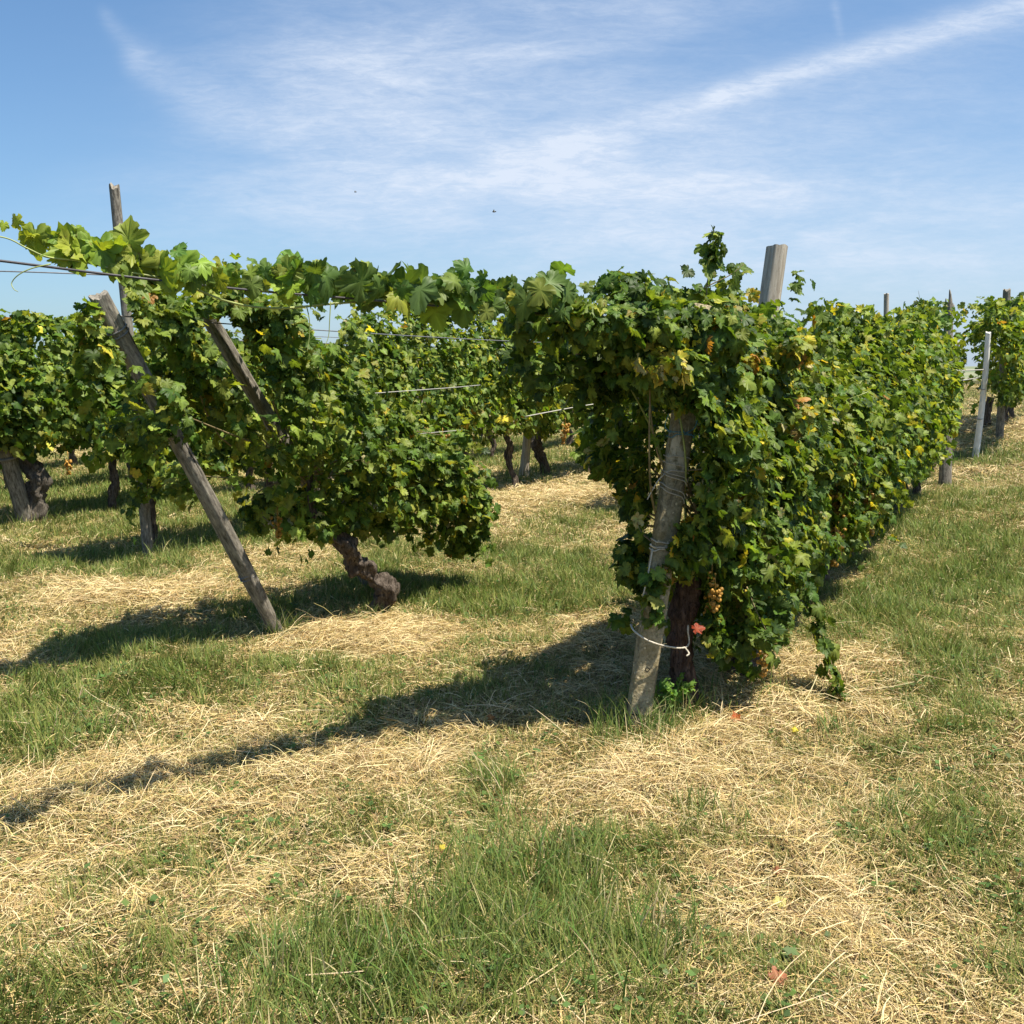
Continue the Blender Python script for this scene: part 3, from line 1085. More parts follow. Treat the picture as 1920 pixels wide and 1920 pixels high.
def leaves_mesh(name, P, Nn, Tt, size, cols, yl, kind):
    """one mesh of leaves: petiole point, blade normal, tip direction, size"""
    Nn = norm(Nn)
    Tt = norm(Tt - Nn * np.sum(Tt * Nn, 1, keepdims=True))
    X = np.cross(Tt, Nn)
    pick = rng.integers(0, len(TEMPL[kind]), len(P))
    VV, TT, CC, off = [], [], [], 0
    for ti, (V, T, edge, vein) in enumerate(TEMPL[kind]):
        ix = np.where(pick == ti)[0]
        if not len(ix):
            continue
        m = len(V)
        sx = size[ix] * rng.uniform(.88, 1.12, len(ix))
        W = P[ix][:, None] + X[ix][:, None] * (V[None, :, 0:1] * sx[:, None, None]) + Tt[ix][:, None] * (V[None, :, 1:2] * size[ix][:, None, None]) + Nn[ix][:, None] * (V[None, :, 2:3] * size[ix][:, None, None])
        c = np.repeat(cols[ix][:, None], m, 1)
        c = c * (1 + .38 * vein[None, :, None]) + vein[None, :, None] * np.array([.02, .025, .005])
        # yellowing leaves keep greener veins, green ones a slightly lighter margin
        c = np.where(yl[ix][:, None, None], lerp(c, c * np.array([.55, .8, .6]), vein[None, :, None] * .8), c * (1 + .12 * edge[None, :, None]))
        VV.append(W.reshape(-1, 3)); CC.append(c.reshape(-1, 3))
        TT.append((T[None] + (np.arange(len(ix)) * m)[:, None, None]).reshape(-1, 3) + off)
        off += len(ix) * m
    return np.vstack(VV), np.vstack(TT), np.vstack(CC)


# parts of the photo where posts, trunks or sky stay clear of nearer leaves: x0,y0,x1,y1, only leaves nearer than this, slanted edges (dx per dy)
CLEAR = [
    # quad given as top-left x, top-right x, y0, bottom-left x, bottom-right x, y1, max distance
    (1252, 1312, 775, 1222, 1290, 985, 5.4),
    (1212, 1260, 985, 1200, 1245, 1070, 4.9),
    (1175, 1255, 1195, 1165, 1310, 1400, 6.5),
    (1250, 1318, 1095, 1250, 1310, 1330, 5.0),
    (172, 225, 540, 240, 290, 690, 8.5),
    (355, 400, 870, 490, 550, 1200, 9.0),
    (372, 425, 590, 478, 522, 785, 8.0),
    (580, 700, 1012, 660, 760, 1150, 9.0),
    (257, 300, 950, 262, 300, 1060, 12.0),
    (262, 290, 735, 262, 290, 775, 8.8),
    (578, 640, 600, 600, 628, 648, 30),
    (195, 240, 860, 195, 240, 960, 14.0),
    (20, 100, 870, 30, 110, 1000, 14.0),
    (915, 1070, 815, 930, 1070, 900, 14.0),
    (1425, 1490, 440, 1425, 1472, 575, 7.5),
    (1815, 1860, 640, 1800, 1850, 870, 17.0),
    (1558, 1612, 900, 1558, 1600, 1012, 6.75),
    (1618, 1648, 905, 1618, 1645, 965, 7.0),
    (1326, 1358, 1082, 1326, 1356, 1128, 4.66),
    (1416, 1450, 1214, 1416, 1450, 1258, 5.0),
]


def clear_mask(P, rad):
    px, py, dep = project(P)
    rad = rad * 1920 / dep
    keep = np.ones(len(P), bool)
    for xl0, xr0, y0, xl1, xr1, y1, md in CLEAR:
        t = (py - y0) / (y1 - y0)
        ins = (t >= 0) & (t <= 1) & (px > xl0 + (xl1 - xl0) * t - rad) & (px < xr0 + (xr1 - xr0) * t + rad) & (dep < md)
        keep &= ~ins
    return keep


def grape_bunch(parent, origin, p, size=.16, n=34, label=None):
    mb = MB()
    for i in range(n):
        t = rng.random() ** .8
        rr = size * .30 * (1 - .72 * t) * math.sqrt(rng.random())
        a = rng.uniform(0, 2 * pi)
        mb.sphere((p[0] + rr * cos(a), p[1] + rr * sin(a), p[2] - t * size), size * rng.uniform(.065, .085), 8, 6)
    mb.tube([p + np.array([0, 0, .05]), p, p - np.array([0, 0, size * .5])], .0025, 5)
    o = mb.build('grape_bunch', M_GRAPE, parent, origin)
    if label: o['label'] = label


def hedge_points(row0, s0, s1, prof, n, lump=1.0, clump=.72, hang=0.0):
    """leaf positions in a stretch of hedge; returns points and outward directions"""
    s = rng.uniform(s0, s1, n * 3)
    zb = np.interp(s, prof['s'], prof['zb']); zt = np.interp(s, prof['s'], prof['zt'])
    wr = np.interp(s, prof['s'], prof['wr']); wl = np.interp(s, prof['s'], prof['wl'])
    h = rng.random(n * 3) ** .88
    # ragged top and bottom
    zt = zt + (vnoise(s * 2.6 + 3, s * 0 + row0[0]) - .5) * .30 * lump
    zb = zb + (vnoise(s * 2.2 + 13, s * 0 + row0[1]) - .5) * .30 * lump
    z = zb + h * (zt - zb)
    body = np.sin(np.clip(h * 1.0 + .06, 0, 1) * pi) ** .45
    side = np.where(rng.random(n * 3) < .70, 1.0, -1.0)
    w = np.where(side > 0, wr, wl) * body
    w = w * (1 + lump * .75 * (vnoise(s * 3.1, z * 3.1, side * 5 + row0[0]) - .5) + lump * .35 * (vnoise(s * 8, z * 8, side * 9) - .5))
    q = np.abs(rng.random(n * 3)) ** .45
    p = side * w * q
    w_lo = np.interp(s, prof['s'], prof['lo']) if 'lo' in prof else np.ones_like(s)
    p = np.where((side < 0) & (z < 1.25), p * (w_lo + (1 - w_lo) * np.clip((z - .95) / .3, 0, 1)), p)
    dens = vnoise(s * 4.5 + 31, z * 4.5, p * 4) * .65 + vnoise(s * 11, z * 11 + 4, p * 8) * .35
    keep = rng.random(n * 3) < np.clip(1 - clump + clump * 2.2 * (dens - .28), .03, 1)
    ix = np.where(keep)[0][:n]
    s, z, p, side, h = s[ix], z[ix], p[ix], side[ix], h[ix]
    xy = row0[None, :2] + D[None, :2] * s[:, None] + N[None, :2] * p[:, None]
    P = np.column_stack([xy, ground_z(xy[:, 0], xy[:, 1]) + z])
    outw = N[None] * side[:, None] * (.75 + .25 * rng.random((len(s), 1))) + np.array([0, 0, 1.0])[None] * (.15 + .9 * (h[:, None] - .35)) 
    outw = norm(outw)
    # shoots that stick out of the top and the face, each with a row of leaves
    k = max(3, int((s1 - s0) * 13 * lump))
    for i in rng.integers(0, len(P), k):
        m = rng.integers(5, 11)
        up = rng.random() < .55
        d0 = norm(np.array([0, 0, 1.0]) + rng.normal(0, .45, 3)) if up else norm(outw[i] + np.array([0, 0, -.5]) + rng.normal(0, .4, 3))
        q0 = P[i]
        if up:
            q0 = q0 * np.array([1, 1, 0]) + np.array([0, 0, float(ground_z(q0[0], q0[1])) + float(np.interp(s[i], prof['s'], prof['zt'])) - .08])
        t = np.linspace(.02, rng.uniform(.16, .34), m)[:, None]
        q = q0 + d0 * t + np.array([0, 0, -.9]) * t ** 2 + rng.normal(0, .022, (m, 3))
        P = np.vstack([P, q]); outw = np.vstack([outw, norm(d0 * .3 + rng.normal(0, .7, (m, 3)) + np.array([0, -.3, .2]))])
    return P, outw


def blob_points(b, n):
    px, py, Y, rx, ry, rd = b
    c = at(px, py, Y)
    k = Y / 1920
    v = norm(rng.normal(0, 1, (n, 3))) * (rng.random((n, 1)) ** .45)
    P = c + v * np.array([rx * k, rd, ry * k])
    out = norm(v + np.array([0, -.5, .2]))
    return P, out


def orient(outw, droop=1.0):
    n = len(outw)
    Nn = norm(outw * .9 + np.array([0, 0, .42]) + rng.normal(0, .58, (n, 3)))
    Tt = norm(np.array([0, 0, -1.0]) * droop + outw * .55 + rng.normal(0, .5, (n, 3)))
    return Nn, Tt


ORD = ['first', 'second', 'third', 'fourth', 'fifth', 'sixth', 'seventh', 'eighth', 'ninth', 'tenth', 'eleventh', 'twelfth', 'thirteenth', 'fourteenth', 'fifteenth', 'sixteenth', 'seventeenth', 'eighteenth', 'nineteenth', 'twentieth']


def default_trunk(base, h=.9, r=.04):
    lean = rng.normal(0, .06, 2)
    pts = [base + np.array([0, 0, -.08])]
    for t in (.12, .3, .5, .7, .88, 1.0):
        pts.append(base + np.array([lean[0] * t + rng.normal(0, .025), lean[1] * t + rng.normal(0, .025), h * t]))
    return spline(pts, 26), r * np.linspace(1.15, .75, 26) * (1 + .18 * np.sin(np.linspace(0, 9, 26) + rng.uniform(0, 6)))


def vine(label, base, leaves, kind, size, yellow=.03, lighter=.0, trunk=None, bark=None, canes=0, grapes=(), group=None, warm=0.0, trunk_h=.9, extra_cols=None):
    """a vine: root at the foot; parts trunk, foliage, cane, grape_bunch"""
    root = empty('grape_vine', base)
    tag(root, label, 'grape vine', group)
    P, outw = leaves
    n = len(P)
    Nn, Tt = orient(outw)
    sz = size * rng.uniform(.45, 1.32, n)
    k = clear_mask(P + Tt * (sz * .45)[:, None], sz * .42)
    P, outw, Nn, Tt, sz = P[k], outw[k], Nn[k], Tt[k], sz[k]
    yellow = np.broadcast_to(yellow, (n,))[k]
    n = len(P)
    cols, yl = pick_cols(n, yellow, lighter, warm)
    V, T, C = leaves_mesh('foliage', P, Nn, Tt, sz, cols, yl, kind)
    link('foliage', mesh_np('foliage', V - base, T, C, kind == 'near'), M_LEAF if kind != 'far' else M_LEAF_FAR, root)
    near = kind != 'far'
    if trunk is None:
        path, rad = default_trunk(base, trunk_h, .042 if near else .05)
    else:
        path, rad = trunk
    mb = MB()
    mb.tube(path, rad, 26 if near else 8, True, .36, 40, .20 if near else 0, 4, 15.0, rng.uniform(0, 90))
    mb.build('trunk', bark or M_BARK, root, base)
    for i in range(canes):
        j = rng.integers(0, n); a = P[j] - outw[j] * .05
        st = path[-1] + rng.normal(0, .05, 3)
        end = a + np.array([0, 0, .05])
        mid = (st + end) / 2 + rng.normal(0, .08, 3) - outw[j] * .14
        mb = MB()
        mb.tube(spline([st, mid, end], 14), np.linspace(.007, .0028, 14), 6)
        mb.build('cane', M_CANE if rng.random() < .7 else M_SHOOT, root, base)
    for g in grapes:
        grape_bunch(root, base, g[0], *g[1:])
    return root


def row_vine(label, row0, s0, s1, prof, n, kind, size, sbase=None, **kw):
    sb = (s0 + s1) / 2 if sbase is None else sbase
    b = row0 + D * sb
    b = on_ground(b[0], b[1])
    extra = kw.pop('blobs', [])
    yv = kw.pop('yellow', .03)
    lump = kw.pop('lump', 1.0)
    clump = kw.pop('clump', .75)
    P, o = hedge_points(row0, s0 - .12, s1 + .12, prof, n, lump, clump)
    ya = np.full(len(P), yv)
    for bl in extra:
        p2_, o2 = blob_points(bl[:6], int(bl[6] * 1.8))
        P = np.vstack([P, p2_]); o = np.vstack([o, o2]); ya = np.concatenate([ya, np.full(len(p2_), bl[7] if len(bl) > 7 else yv)])
    tr = kw.get('trunk')
    if tr is not None:
        b = tr[0][0] + np.array([0, 0, .05])
    return vine(label, b, (P, o), kind, size, yellow=ya, **kw)


# ---- right-hand row (row 1): from the concrete post back to the right
R1 = np.array([PC[0], PC[1], 0])
prof1 = dict(s=[-.1, .25, .6, 1.0, 1.6, 2.2, 3.0, 4.0, 5.0, 6.0, 7.0, 7.8, 8.4, 9.0],
             zb=[1.2, .55, .16, .18, .28, .30, .28, .34, .38, .40, .40, .42, .5, .7],
             zt=[1.75, 1.90, 2.00, 1.98, 1.90, 1.88, 1.92, 1.92, 1.92, 1.95, 2.0, 2.1, 2.0, 1.7],
             wr=[.30, .40, .42, .42, .45, .45, .45, .45, .42, .42, .40, .40, .35, .25],
             wl=[.25, .34, .38, .38, .36, .36, .40, .40, .40, .40, .40, .40, .35, .25],
             lo=[.1, .1, .12, .15, .2, .3, .5, .7, 1, 1, 1, 1, 1, 1])


def trk(pts, Y, radpx, n=44):
    Ys = np.broadcast_to(np.asarray(Y, float), (len(pts),))
    p = spline([at(a, b, yy) for (a, b), yy in zip(pts, Ys)], n)
    r = np.interp(np.linspace(0, 1, n), np.linspace(0, 1, len(radpx)), np.array(radpx) * np.mean(Ys) / 1920)
    return p, r


g1 = [at(1341, 1095, 4.58), at(1335, 1068, 4.58), at(1432, 1218, 4.72), at(1330, 1115, 4.72)]
row_vine('first vine of the right-hand row, right behind the concrete post, drooping low over its foot', R1, .1, 1.0, prof1, 4200, 'near', .061, .25,
         trunk=trk([(1282, 1335), (1283, 1300), (1278, 1240), (1276, 1180), (1284, 1130), (1294, 1085), (1290, 1040), (1300, 980)], 4.78, [30, 24, 21, 20, 23, 20, 15, 12]), bark=M_BARK_RED,
         canes=16, yellow=.05, grapes=[(g1[0], .13, 34), (g1[1], .08, 14), (g1[2], .13, 26), (g1[3], .14, 24)],
         blobs=[(1190, 610, 4.45, 130, 80, .16, 190), (1110, 598, 4.22, 75, 40, .08, 50), (1210, 598, 4.28, 70, 40, .08, 50), (1240, 680, 4.26, 55, 35, .06, 30, .65), (1365, 588, 4.6, 28, 28, .06, 12, .7), (1010, 600, 4.25, 70, 50, .12, 50), (1010, 690, 4.45, 60, 70, .12, 55), (1120, 690, 4.6, 90, 70, .15, 110), (1250, 690, 4.38, 90, 60, .08, 110), (1130, 830, 5.2, 55, 60, .2, 80),
                (1190, 920, 5.25, 35, 80, .2, 70), (1200, 1050, 5.05, 50, 55, .15, 80), (1340, 465, 4.85, 18, 40, .05, 10), (1385, 510, 4.85, 20, 22, .05, 6), (1180, 540, 4.6, 80, 40, .12, 55), (1330, 620, 4.5, 90, 60, .15, 120), (1275, 1010, 4.48, 35, 40, .06, 26), (1235, 1130, 4.46, 35, 45, .06, 26), (1165, 1160, 4.75, 20, 25, .05, 6), (1230, 1090, 4.46, 30, 40, .06, 16)])
row_vine('second vine of the right-hand row, with a thick dark stump low under its leaves', R1, 1.0, 2.0, prof1, 3800, 'near', .061, .75,
         trunk=trk([(1400, 1300), (1398, 1265), (1392, 1225), (1405, 1170), (1400, 1100)], 5.15, [28, 26, 24, 20, 16]), canes=14, yellow=.055,
         blobs=[(1440, 640, 5.6, 70, 60, .2, 100), (1400, 1215, 4.80, 62, 55, .10, 44), (1340, 1190, 4.66, 26, 50, .06, 16), (1450, 1150, 4.85, 50, 60, .12, 40), (1490, 655, 5.1, 45, 25, .08, 22, .6), (1490, 780, 5.15, 38, 38, .08, 22, .7), (1415, 668, 4.9, 22, 22, .05, 7, .9)])
names1 = ['third vine of the right-hand row, just behind the thick pale post', 'fourth vine of the right-hand row, with golden grapes hanging low', 'fifth vine of the right-hand row, beyond the low golden grapes', 'sixth vine of the right-hand row, three from its far end',
          'seventh vine of the right-hand row, next to last before the forked post', 'last tall vine of the right-hand row, beside the forked post']
cuts = [2.0, 3.0, 4.1, 5.2, 6.4, 7.6, 9.0]
for i, nm in enumerate(names1):
    gl = []
    if i == 1:
        gl = [(at(x, y, 6.80 + d), .20, 40) for x, y, d in [(1570, 925, .1), (1580, 960, .0), (1572, 990, -.1), (1600, 950, .2), (1632, 920, .3), (1634, 950, .3), (1588, 905, .2), (1566, 1005, -.2)]]
    row_vine(nm, R1, cuts[i], cuts[i + 1], prof1, [3400, 3200, 2900, 2700, 2500, 2500][i], 'near' if i < 3 else 'mid', .067, yellow=.045 if i < 3 else .035, lighter=.15, canes=8 if i < 3 else 2, grapes=gl,
             blobs=[(1735, 600, 11.3, 45, 40, .3, 90)] if i == 5 else [])

# ---- beyond the white pole: the same row going on up the slope
R1b = np.array([WP[0], WP[1], 0]) + D * .7 + N * .1
prof1b = dict(s=[-1.0, -.2, 1, 3, 6, 9], zb=[1.0, .7, .6, .7, .7, .7], zt=[2.0, 2.2, 2.2, 2.15, 2.1, 2.1], wr=[.3, .5, .5, .5, .5, .5], wl=[.3, .5, .5, .5, .5, .5])
for i, (nm, tp) in enumerate([('nearest vine beyond the white pole, its dark trunk right behind the pole', [(1848, 802), (1850, 775), (1858, 745)]), ('second vine beyond the white pole, with a stubby dark trunk', [(1880, 797), (1882, 770), (1880, 745)]),
                              ('vine at the right edge, farthest up the slope past the white pole', None)]):
    t = None
    if tp:
        yb = gpt(*tp[0])[1]
        t = trk(tp, yb, [8, 7, 6], 14)
    row_vine(nm, R1b, -.9 + 2.2 * i, 1.3 + 2.2 * i, prof1b, 2000, 'mid', .086, trunk=t, yellow=.04, lighter=.1)

# ---- middle row (row 2): the two leaning posts
R2 = np.array([PA[0], PA[1], 0])
prof2 = dict(s=[-1.25, -.9, -.4, 0.0, .3, .65, 1.0, 1.4, 1.75, 2.0],
             zb=[1.62, 1.45, .95, .68, .58, .52, .50, .50, .46, .55],
             zt=[1.95, 1.95, 1.95, 1.92, 1.86, 1.55, 1.35, 1.22, 1.1, .9],
             wr=[.12, .16, .25, .36, .40, .40, .40, .38, .32, .2],
             wl=[.12, .16, .25, .36, .40, .40, .40, .38, .32, .2])
YF = gpt(692, 1152)[1]
gB = [at(660, 838, 6.7), at(650, 880, 6.8), at(520, 965, 6.1), at(600, 880, 6.5), at(640, 830, 6.6), at(540, 990, 6.2)]
row_vine('vine with the twisted bare trunk, at the middle row end under the leaning posts', R2, -1.2, 1.9, prof2, 5600, 'near', .064, .9,
         trunk=trk([(686, 1172), (692, 1154), (710, 1136), (726, 1110), (715, 1094), (696, 1082), (685, 1067), (665, 1057), (658, 1043), (656, 1027), (641, 1013), (622, 1005), (600, 988), (585, 950), (580, 880)],
                   [YF - q for q in (0, .0, .01, .04, .07, .10, .14, .18, .22, .26, .29, .33, .38, .44, .46)], [17, 12, 15, 21, 18, 11, 17, 20, 12, 16, 15, 9, 7, 6, 5], 150),
         lump=1.8, clump=.96, canes=18, yellow=.035, lighter=.35, grapes=[(gB[0], .14, 26), (gB[1], .12, 20), (gB[2], .14, 24), (gB[3], .14, 22), (at(830, 815, 7.5), .16, 26), (at(845, 835, 7.5), .15, 26), (at(820, 850, 7.4), .12, 20)],
         blobs=[(880, 930, 7.6, 40, 35, .15, 50), (790, 910, 7.4, 60, 40, .2, 50), (500, 600, 5.7, 75, 45, .15, 90), (430, 560, 5.6, 70, 30, .12, 50), (560, 650, 5.9, 60, 50, .2, 70), (300, 590, 5.3, 80, 45, .15, 80), (640, 620, 6.5, 50, 30, .2, 40), (480, 960, 6.15, 50, 40, .12, 45), (590, 960, 6.4, 90, 50, .2, 90), (400, 720, 5.9, 110, 70, .2, 120), (350, 900, 6.3, 60, 50, .2, 60), (300, 770, 5.25, 62, 75, .10, 75), (255, 800, 5.6, 60, 60, .2, 50)])
prof2b = dict(s=[6, 7, 9, 12, 16], zb=[.8, .6, .6, .6, .6], zt=[1.8, 1.95, 1.95, 1.95, 1.95], wr=[.3, .4, .4, .4, .4], wl=[.3, .4, .4, .4, .4])
for i in range(4):
    row_vine('%s vine of the middle row past its gap, seen behind the concrete post vine' % ORD[i], R2, 6.2 + i * 1.6, 7.8 + i * 1.6, prof2b, 1200, 'mid', .082, yellow=.03, lighter=.15, group='middle row vines past the gap')

# ---- third row: starts at the tall pole
R3 = np.array([PT[0], PT[1], 0])
prof3 = dict(s=[-.5, -.2, .2, .8, 2, 3, 4, 5, 6, 8, 11], zb=[.9, .65, .75, .70, .65, .60, .62, .70, .78, .80, .75],
             zt=[1.9, 1.95, 1.95, 1.85, 1.82, 2.30, 2.45, 2.45, 2.42, 2.35, 2.2], wr=[.25, .35, .4, .4, .4, .4, .4, .4, .4, .4, .4], wl=[.25, .35, .4, .4, .4, .4, .4, .4, .4, .4, .4])
third = ['vine climbing round the tall pole at the end of the third row', 'second vine of the third row, right of the tall pole', 'third vine of the third row, seen through the leaning posts', 'fourth vine of the third row, behind the twisted trunk vine',
         'fifth vine of the third row, above the pale trellis wire', 'sixth vine of the third row, behind the low sloping vine', 'vine with the dark curved trunk in the middle distance', 'vine of the third row just right of the dark curved trunk', 'last visible vine of the third row, behind the concrete post vine']
for i, nm in enumerate(third):
    s0 = -.45 + i * 1.25
    kw = {}
    if i == 6:
        yb = gpt(1020, 892)[1]
        kw['trunk'] = trk([(1022, 894), (1021, 872), (1012, 852), (1007, 832), (1012, 808), (1014, 780)], yb, [8, 8, 8, 8, 6, 5], 24)
        kw['grapes'] = [(at(1060, 790, 14.6), .26, 30), (at(1056, 805, 14.6), .2, 22)]
    if i == 0:
        kw['trunk'] = trk([(287, 1040), (288, 1000), (284, 960), (288, 920), (282, 880)], PT[1] + .25, [7, 6, 6, 6, 5], 20)
        kw['blobs'] = [(290, 890, 8.6, 45, 40, .15, 36), (250, 940, 8.5, 22, 45, .1, 22), (290, 650, 8.4, 70, 70, .2, 100), (262, 1000, 8.55, 14, 20, .08, 7), (255, 830, 8.4, 50, 60, .2, 60)]
    row_vine(nm, R3, s0, s0 + 1.25, prof3, 2000 if i < 3 else 1850, 'mid', .078, yellow=.035, lighter=.25, **kw)

# ---- fourth row: the hedge at the left edge
T4 = gpt(66, 984)
R4 = np.array([T4[0], T4[1], 0])
prof4 = dict(s=[-5, 0, 1, 2, 4, 20], zb=[.85, .80, .85, .82, .75, .75], zt=[2.15, 2.12, 2.12, 2.05, 2.0, 2.0], wr=[.45] * 6, wl=[.45] * 6)
yb2 = gpt(210, 958)[1]
fourth = [('vine at the left edge, left of the knobbly trunk', -1.7, None), ('vine with the knobbly grey trunk at the left edge', -.3, trk([(68, 986), (70, 955), (66, 925), (74, 900), (62, 880), (48, 860), (30, 830)], T4[1], [19, 16, 17, 18, 15, 12, 9], 40)),
          ('vine with the slim light-streaked trunk between knobbly trunk and tall pole', 1.1, trk([(209, 958), (211, 930), (216, 905), (212, 880), (209, 850), (213, 815)], yb2, [8, 7.5, 7, 7, 6, 6], 26))]
for nm, s0, t in fourth:
    gr = [(at(127, 855, T4[1] - .3), .20, 26)] if s0 == -.3 else []
    row_vine(nm, R4, s0, s0 + 1.4, prof4, 2500, 'mid', .082, trunk=t, bark=M_BARK_GREY if s0 == -.3 else M_BARK, yellow=.02, lighter=.05, grapes=gr)
for i in range(8):
    s0 = 2.5 + i * 1.6
    row_vine('distant vine of the fourth row, behind the third row hedge', R4, s0, s0 + 1.6, prof4, 1100, 'far', .09, yellow=.03, lighter=.2, group='fourth row vines behind the third row')

# ---- two more rows farther back
prof5 = dict(s=[-10, 30], zb=[.75, .75], zt=[2.0, 2.0], wr=[.45, .45], wl=[.45, .45])
for r, (off, lo, cnt) in enumerate([(2.6, -3.5, 9), (5.2, -4.5, 9)]):
    Rr = R4 - N * off
    for i in range(cnt):
        s0 = lo + i * 2.0
        row_vine('far vine in the %s hedge row behind the left-edge vines' % ('first' if r == 0 else 'second'), Rr, s0, s0 + 2.0, prof5, 700, 'far', .115, yellow=.02, lighter=.1, group='far vines in the %s row behind' % ('first' if r == 0 else 'second'))

# ------------------------------------------------------------------ overhead cable and the shoot trained along it


def wire(name, pts, r, mat, label, sag=0.0, n=30, cat='wire'):
    p = spline(pts, n) if len(pts) > 2 else np.linspace(pts[0], pts[1], n)
    if sag:
        p = p - np.array([0, 0, 1.0]) * (4 * sag * (np.linspace(0, 1, n) * (1 - np.linspace(0, 1, n))))[:, None]
    b = p[0]
    mb = MB(); mb.tube(p, r, 6)
    o = mb.build(name, mat, origin=b, loc=b)
    tag(o, label, cat)
    return o


CK = .925
CW = [(a, b, c * CK) for a, b, c in [(-420, 440, 2.85), (-40, 484, 3.28), (240, 519, 3.45), (480, 545, 3.72), (700, 563, 3.98), (900, 580, 4.3), (1100, 592, 4.80), (1313, 600, 4.99)]]
cable_pts = [at(a, b, c) for a, b, c in CW]
cpath = spline(cable_pts, 200)
wire('overhead_cable', cable_pts, .0040, M_CABLE, 'dark twisted overhead cable from the left edge to the concrete post top', n=90, cat='cable')
wire('trellis_wire', [at(-300, 505, 5.0), at(20, 509, 5.1), at(300, 520, 5.4)], .0035, M_WIRE, 'thin wire just below the overhead cable at the left edge')
wire('trellis_wire', [R4 + D * -4 + np.array([0, 0, 2.17]), R4 + D * 12 + np.array([0, 0, 2.15])], .005, M_WIRE, 'top wire above the left-edge vines', .03)
wire('trellis_wire', [A_top - np.array([0, 0, .1]), R2 + D * 8 + np.array([0, 0, 1.95])], .0035, M_WIRE, 'top wire of the middle row, crossing the sky gap right of the leaning posts', .05)
wire('trellis_wire', [at(600, 745, 6.3), at(720, 736, 6.9), at(845, 727, 7.9), at(900, 722, 8.6)], .0035, M_WIRE_PALE, 'pale wire of the middle row showing above the low sloping vine')
wire('trellis_wire', [at(560, 825, 6.2), at(730, 818, 6.75), at(790, 813, 7.1), at(870, 806, 7.7)], .003, M_WIRE_PALE, 'lowest pale wire of the middle row, just over the low sloping vine')
wire('trellis_wire', [R3 + D * .1 + np.array([0, 0, 1.9]), R3 + D * 12 + np.array([0, 0, 1.95])], .006, M_WIRE, 'top wire of the third row, faint in the sky gap')
wire('trellis_wire', [WP + np.array([-.05, -.1, 1.18]), R1 + D * 7.5 + np.array([0, 0, 1.25 + float(ground_z(4.5, 11))])], .009, M_WIRE_PALE, 'upper pale wire running from the white pole to the hedge')
wire('trellis_wire', [WP + np.array([.35, .4, 1.3]), R1 + D * 7.5 + np.array([0.1, 0, 1.42 + float(ground_z(4.5, 11))])], .009, M_WIRE_PALE, 'topmost pale wire passing behind the white pole')
wire('trellis_wire', [at(985, 781, 5.2), at(1100, 760, 5.4), at(1230, 742, 5.6)], .0032, M_WIRE_PALE, 'short pale tie stretched left of the concrete post under the drooping leaves')
wire('vine_cane', [at(1088, 690, 4.7), at(1085, 710, 4.66), at(1064, 752, 4.6), at(1050, 775, 4.58)], .0045, M_SHOOT, 'bare pale forked cane hanging left of the concrete post', cat='cane')


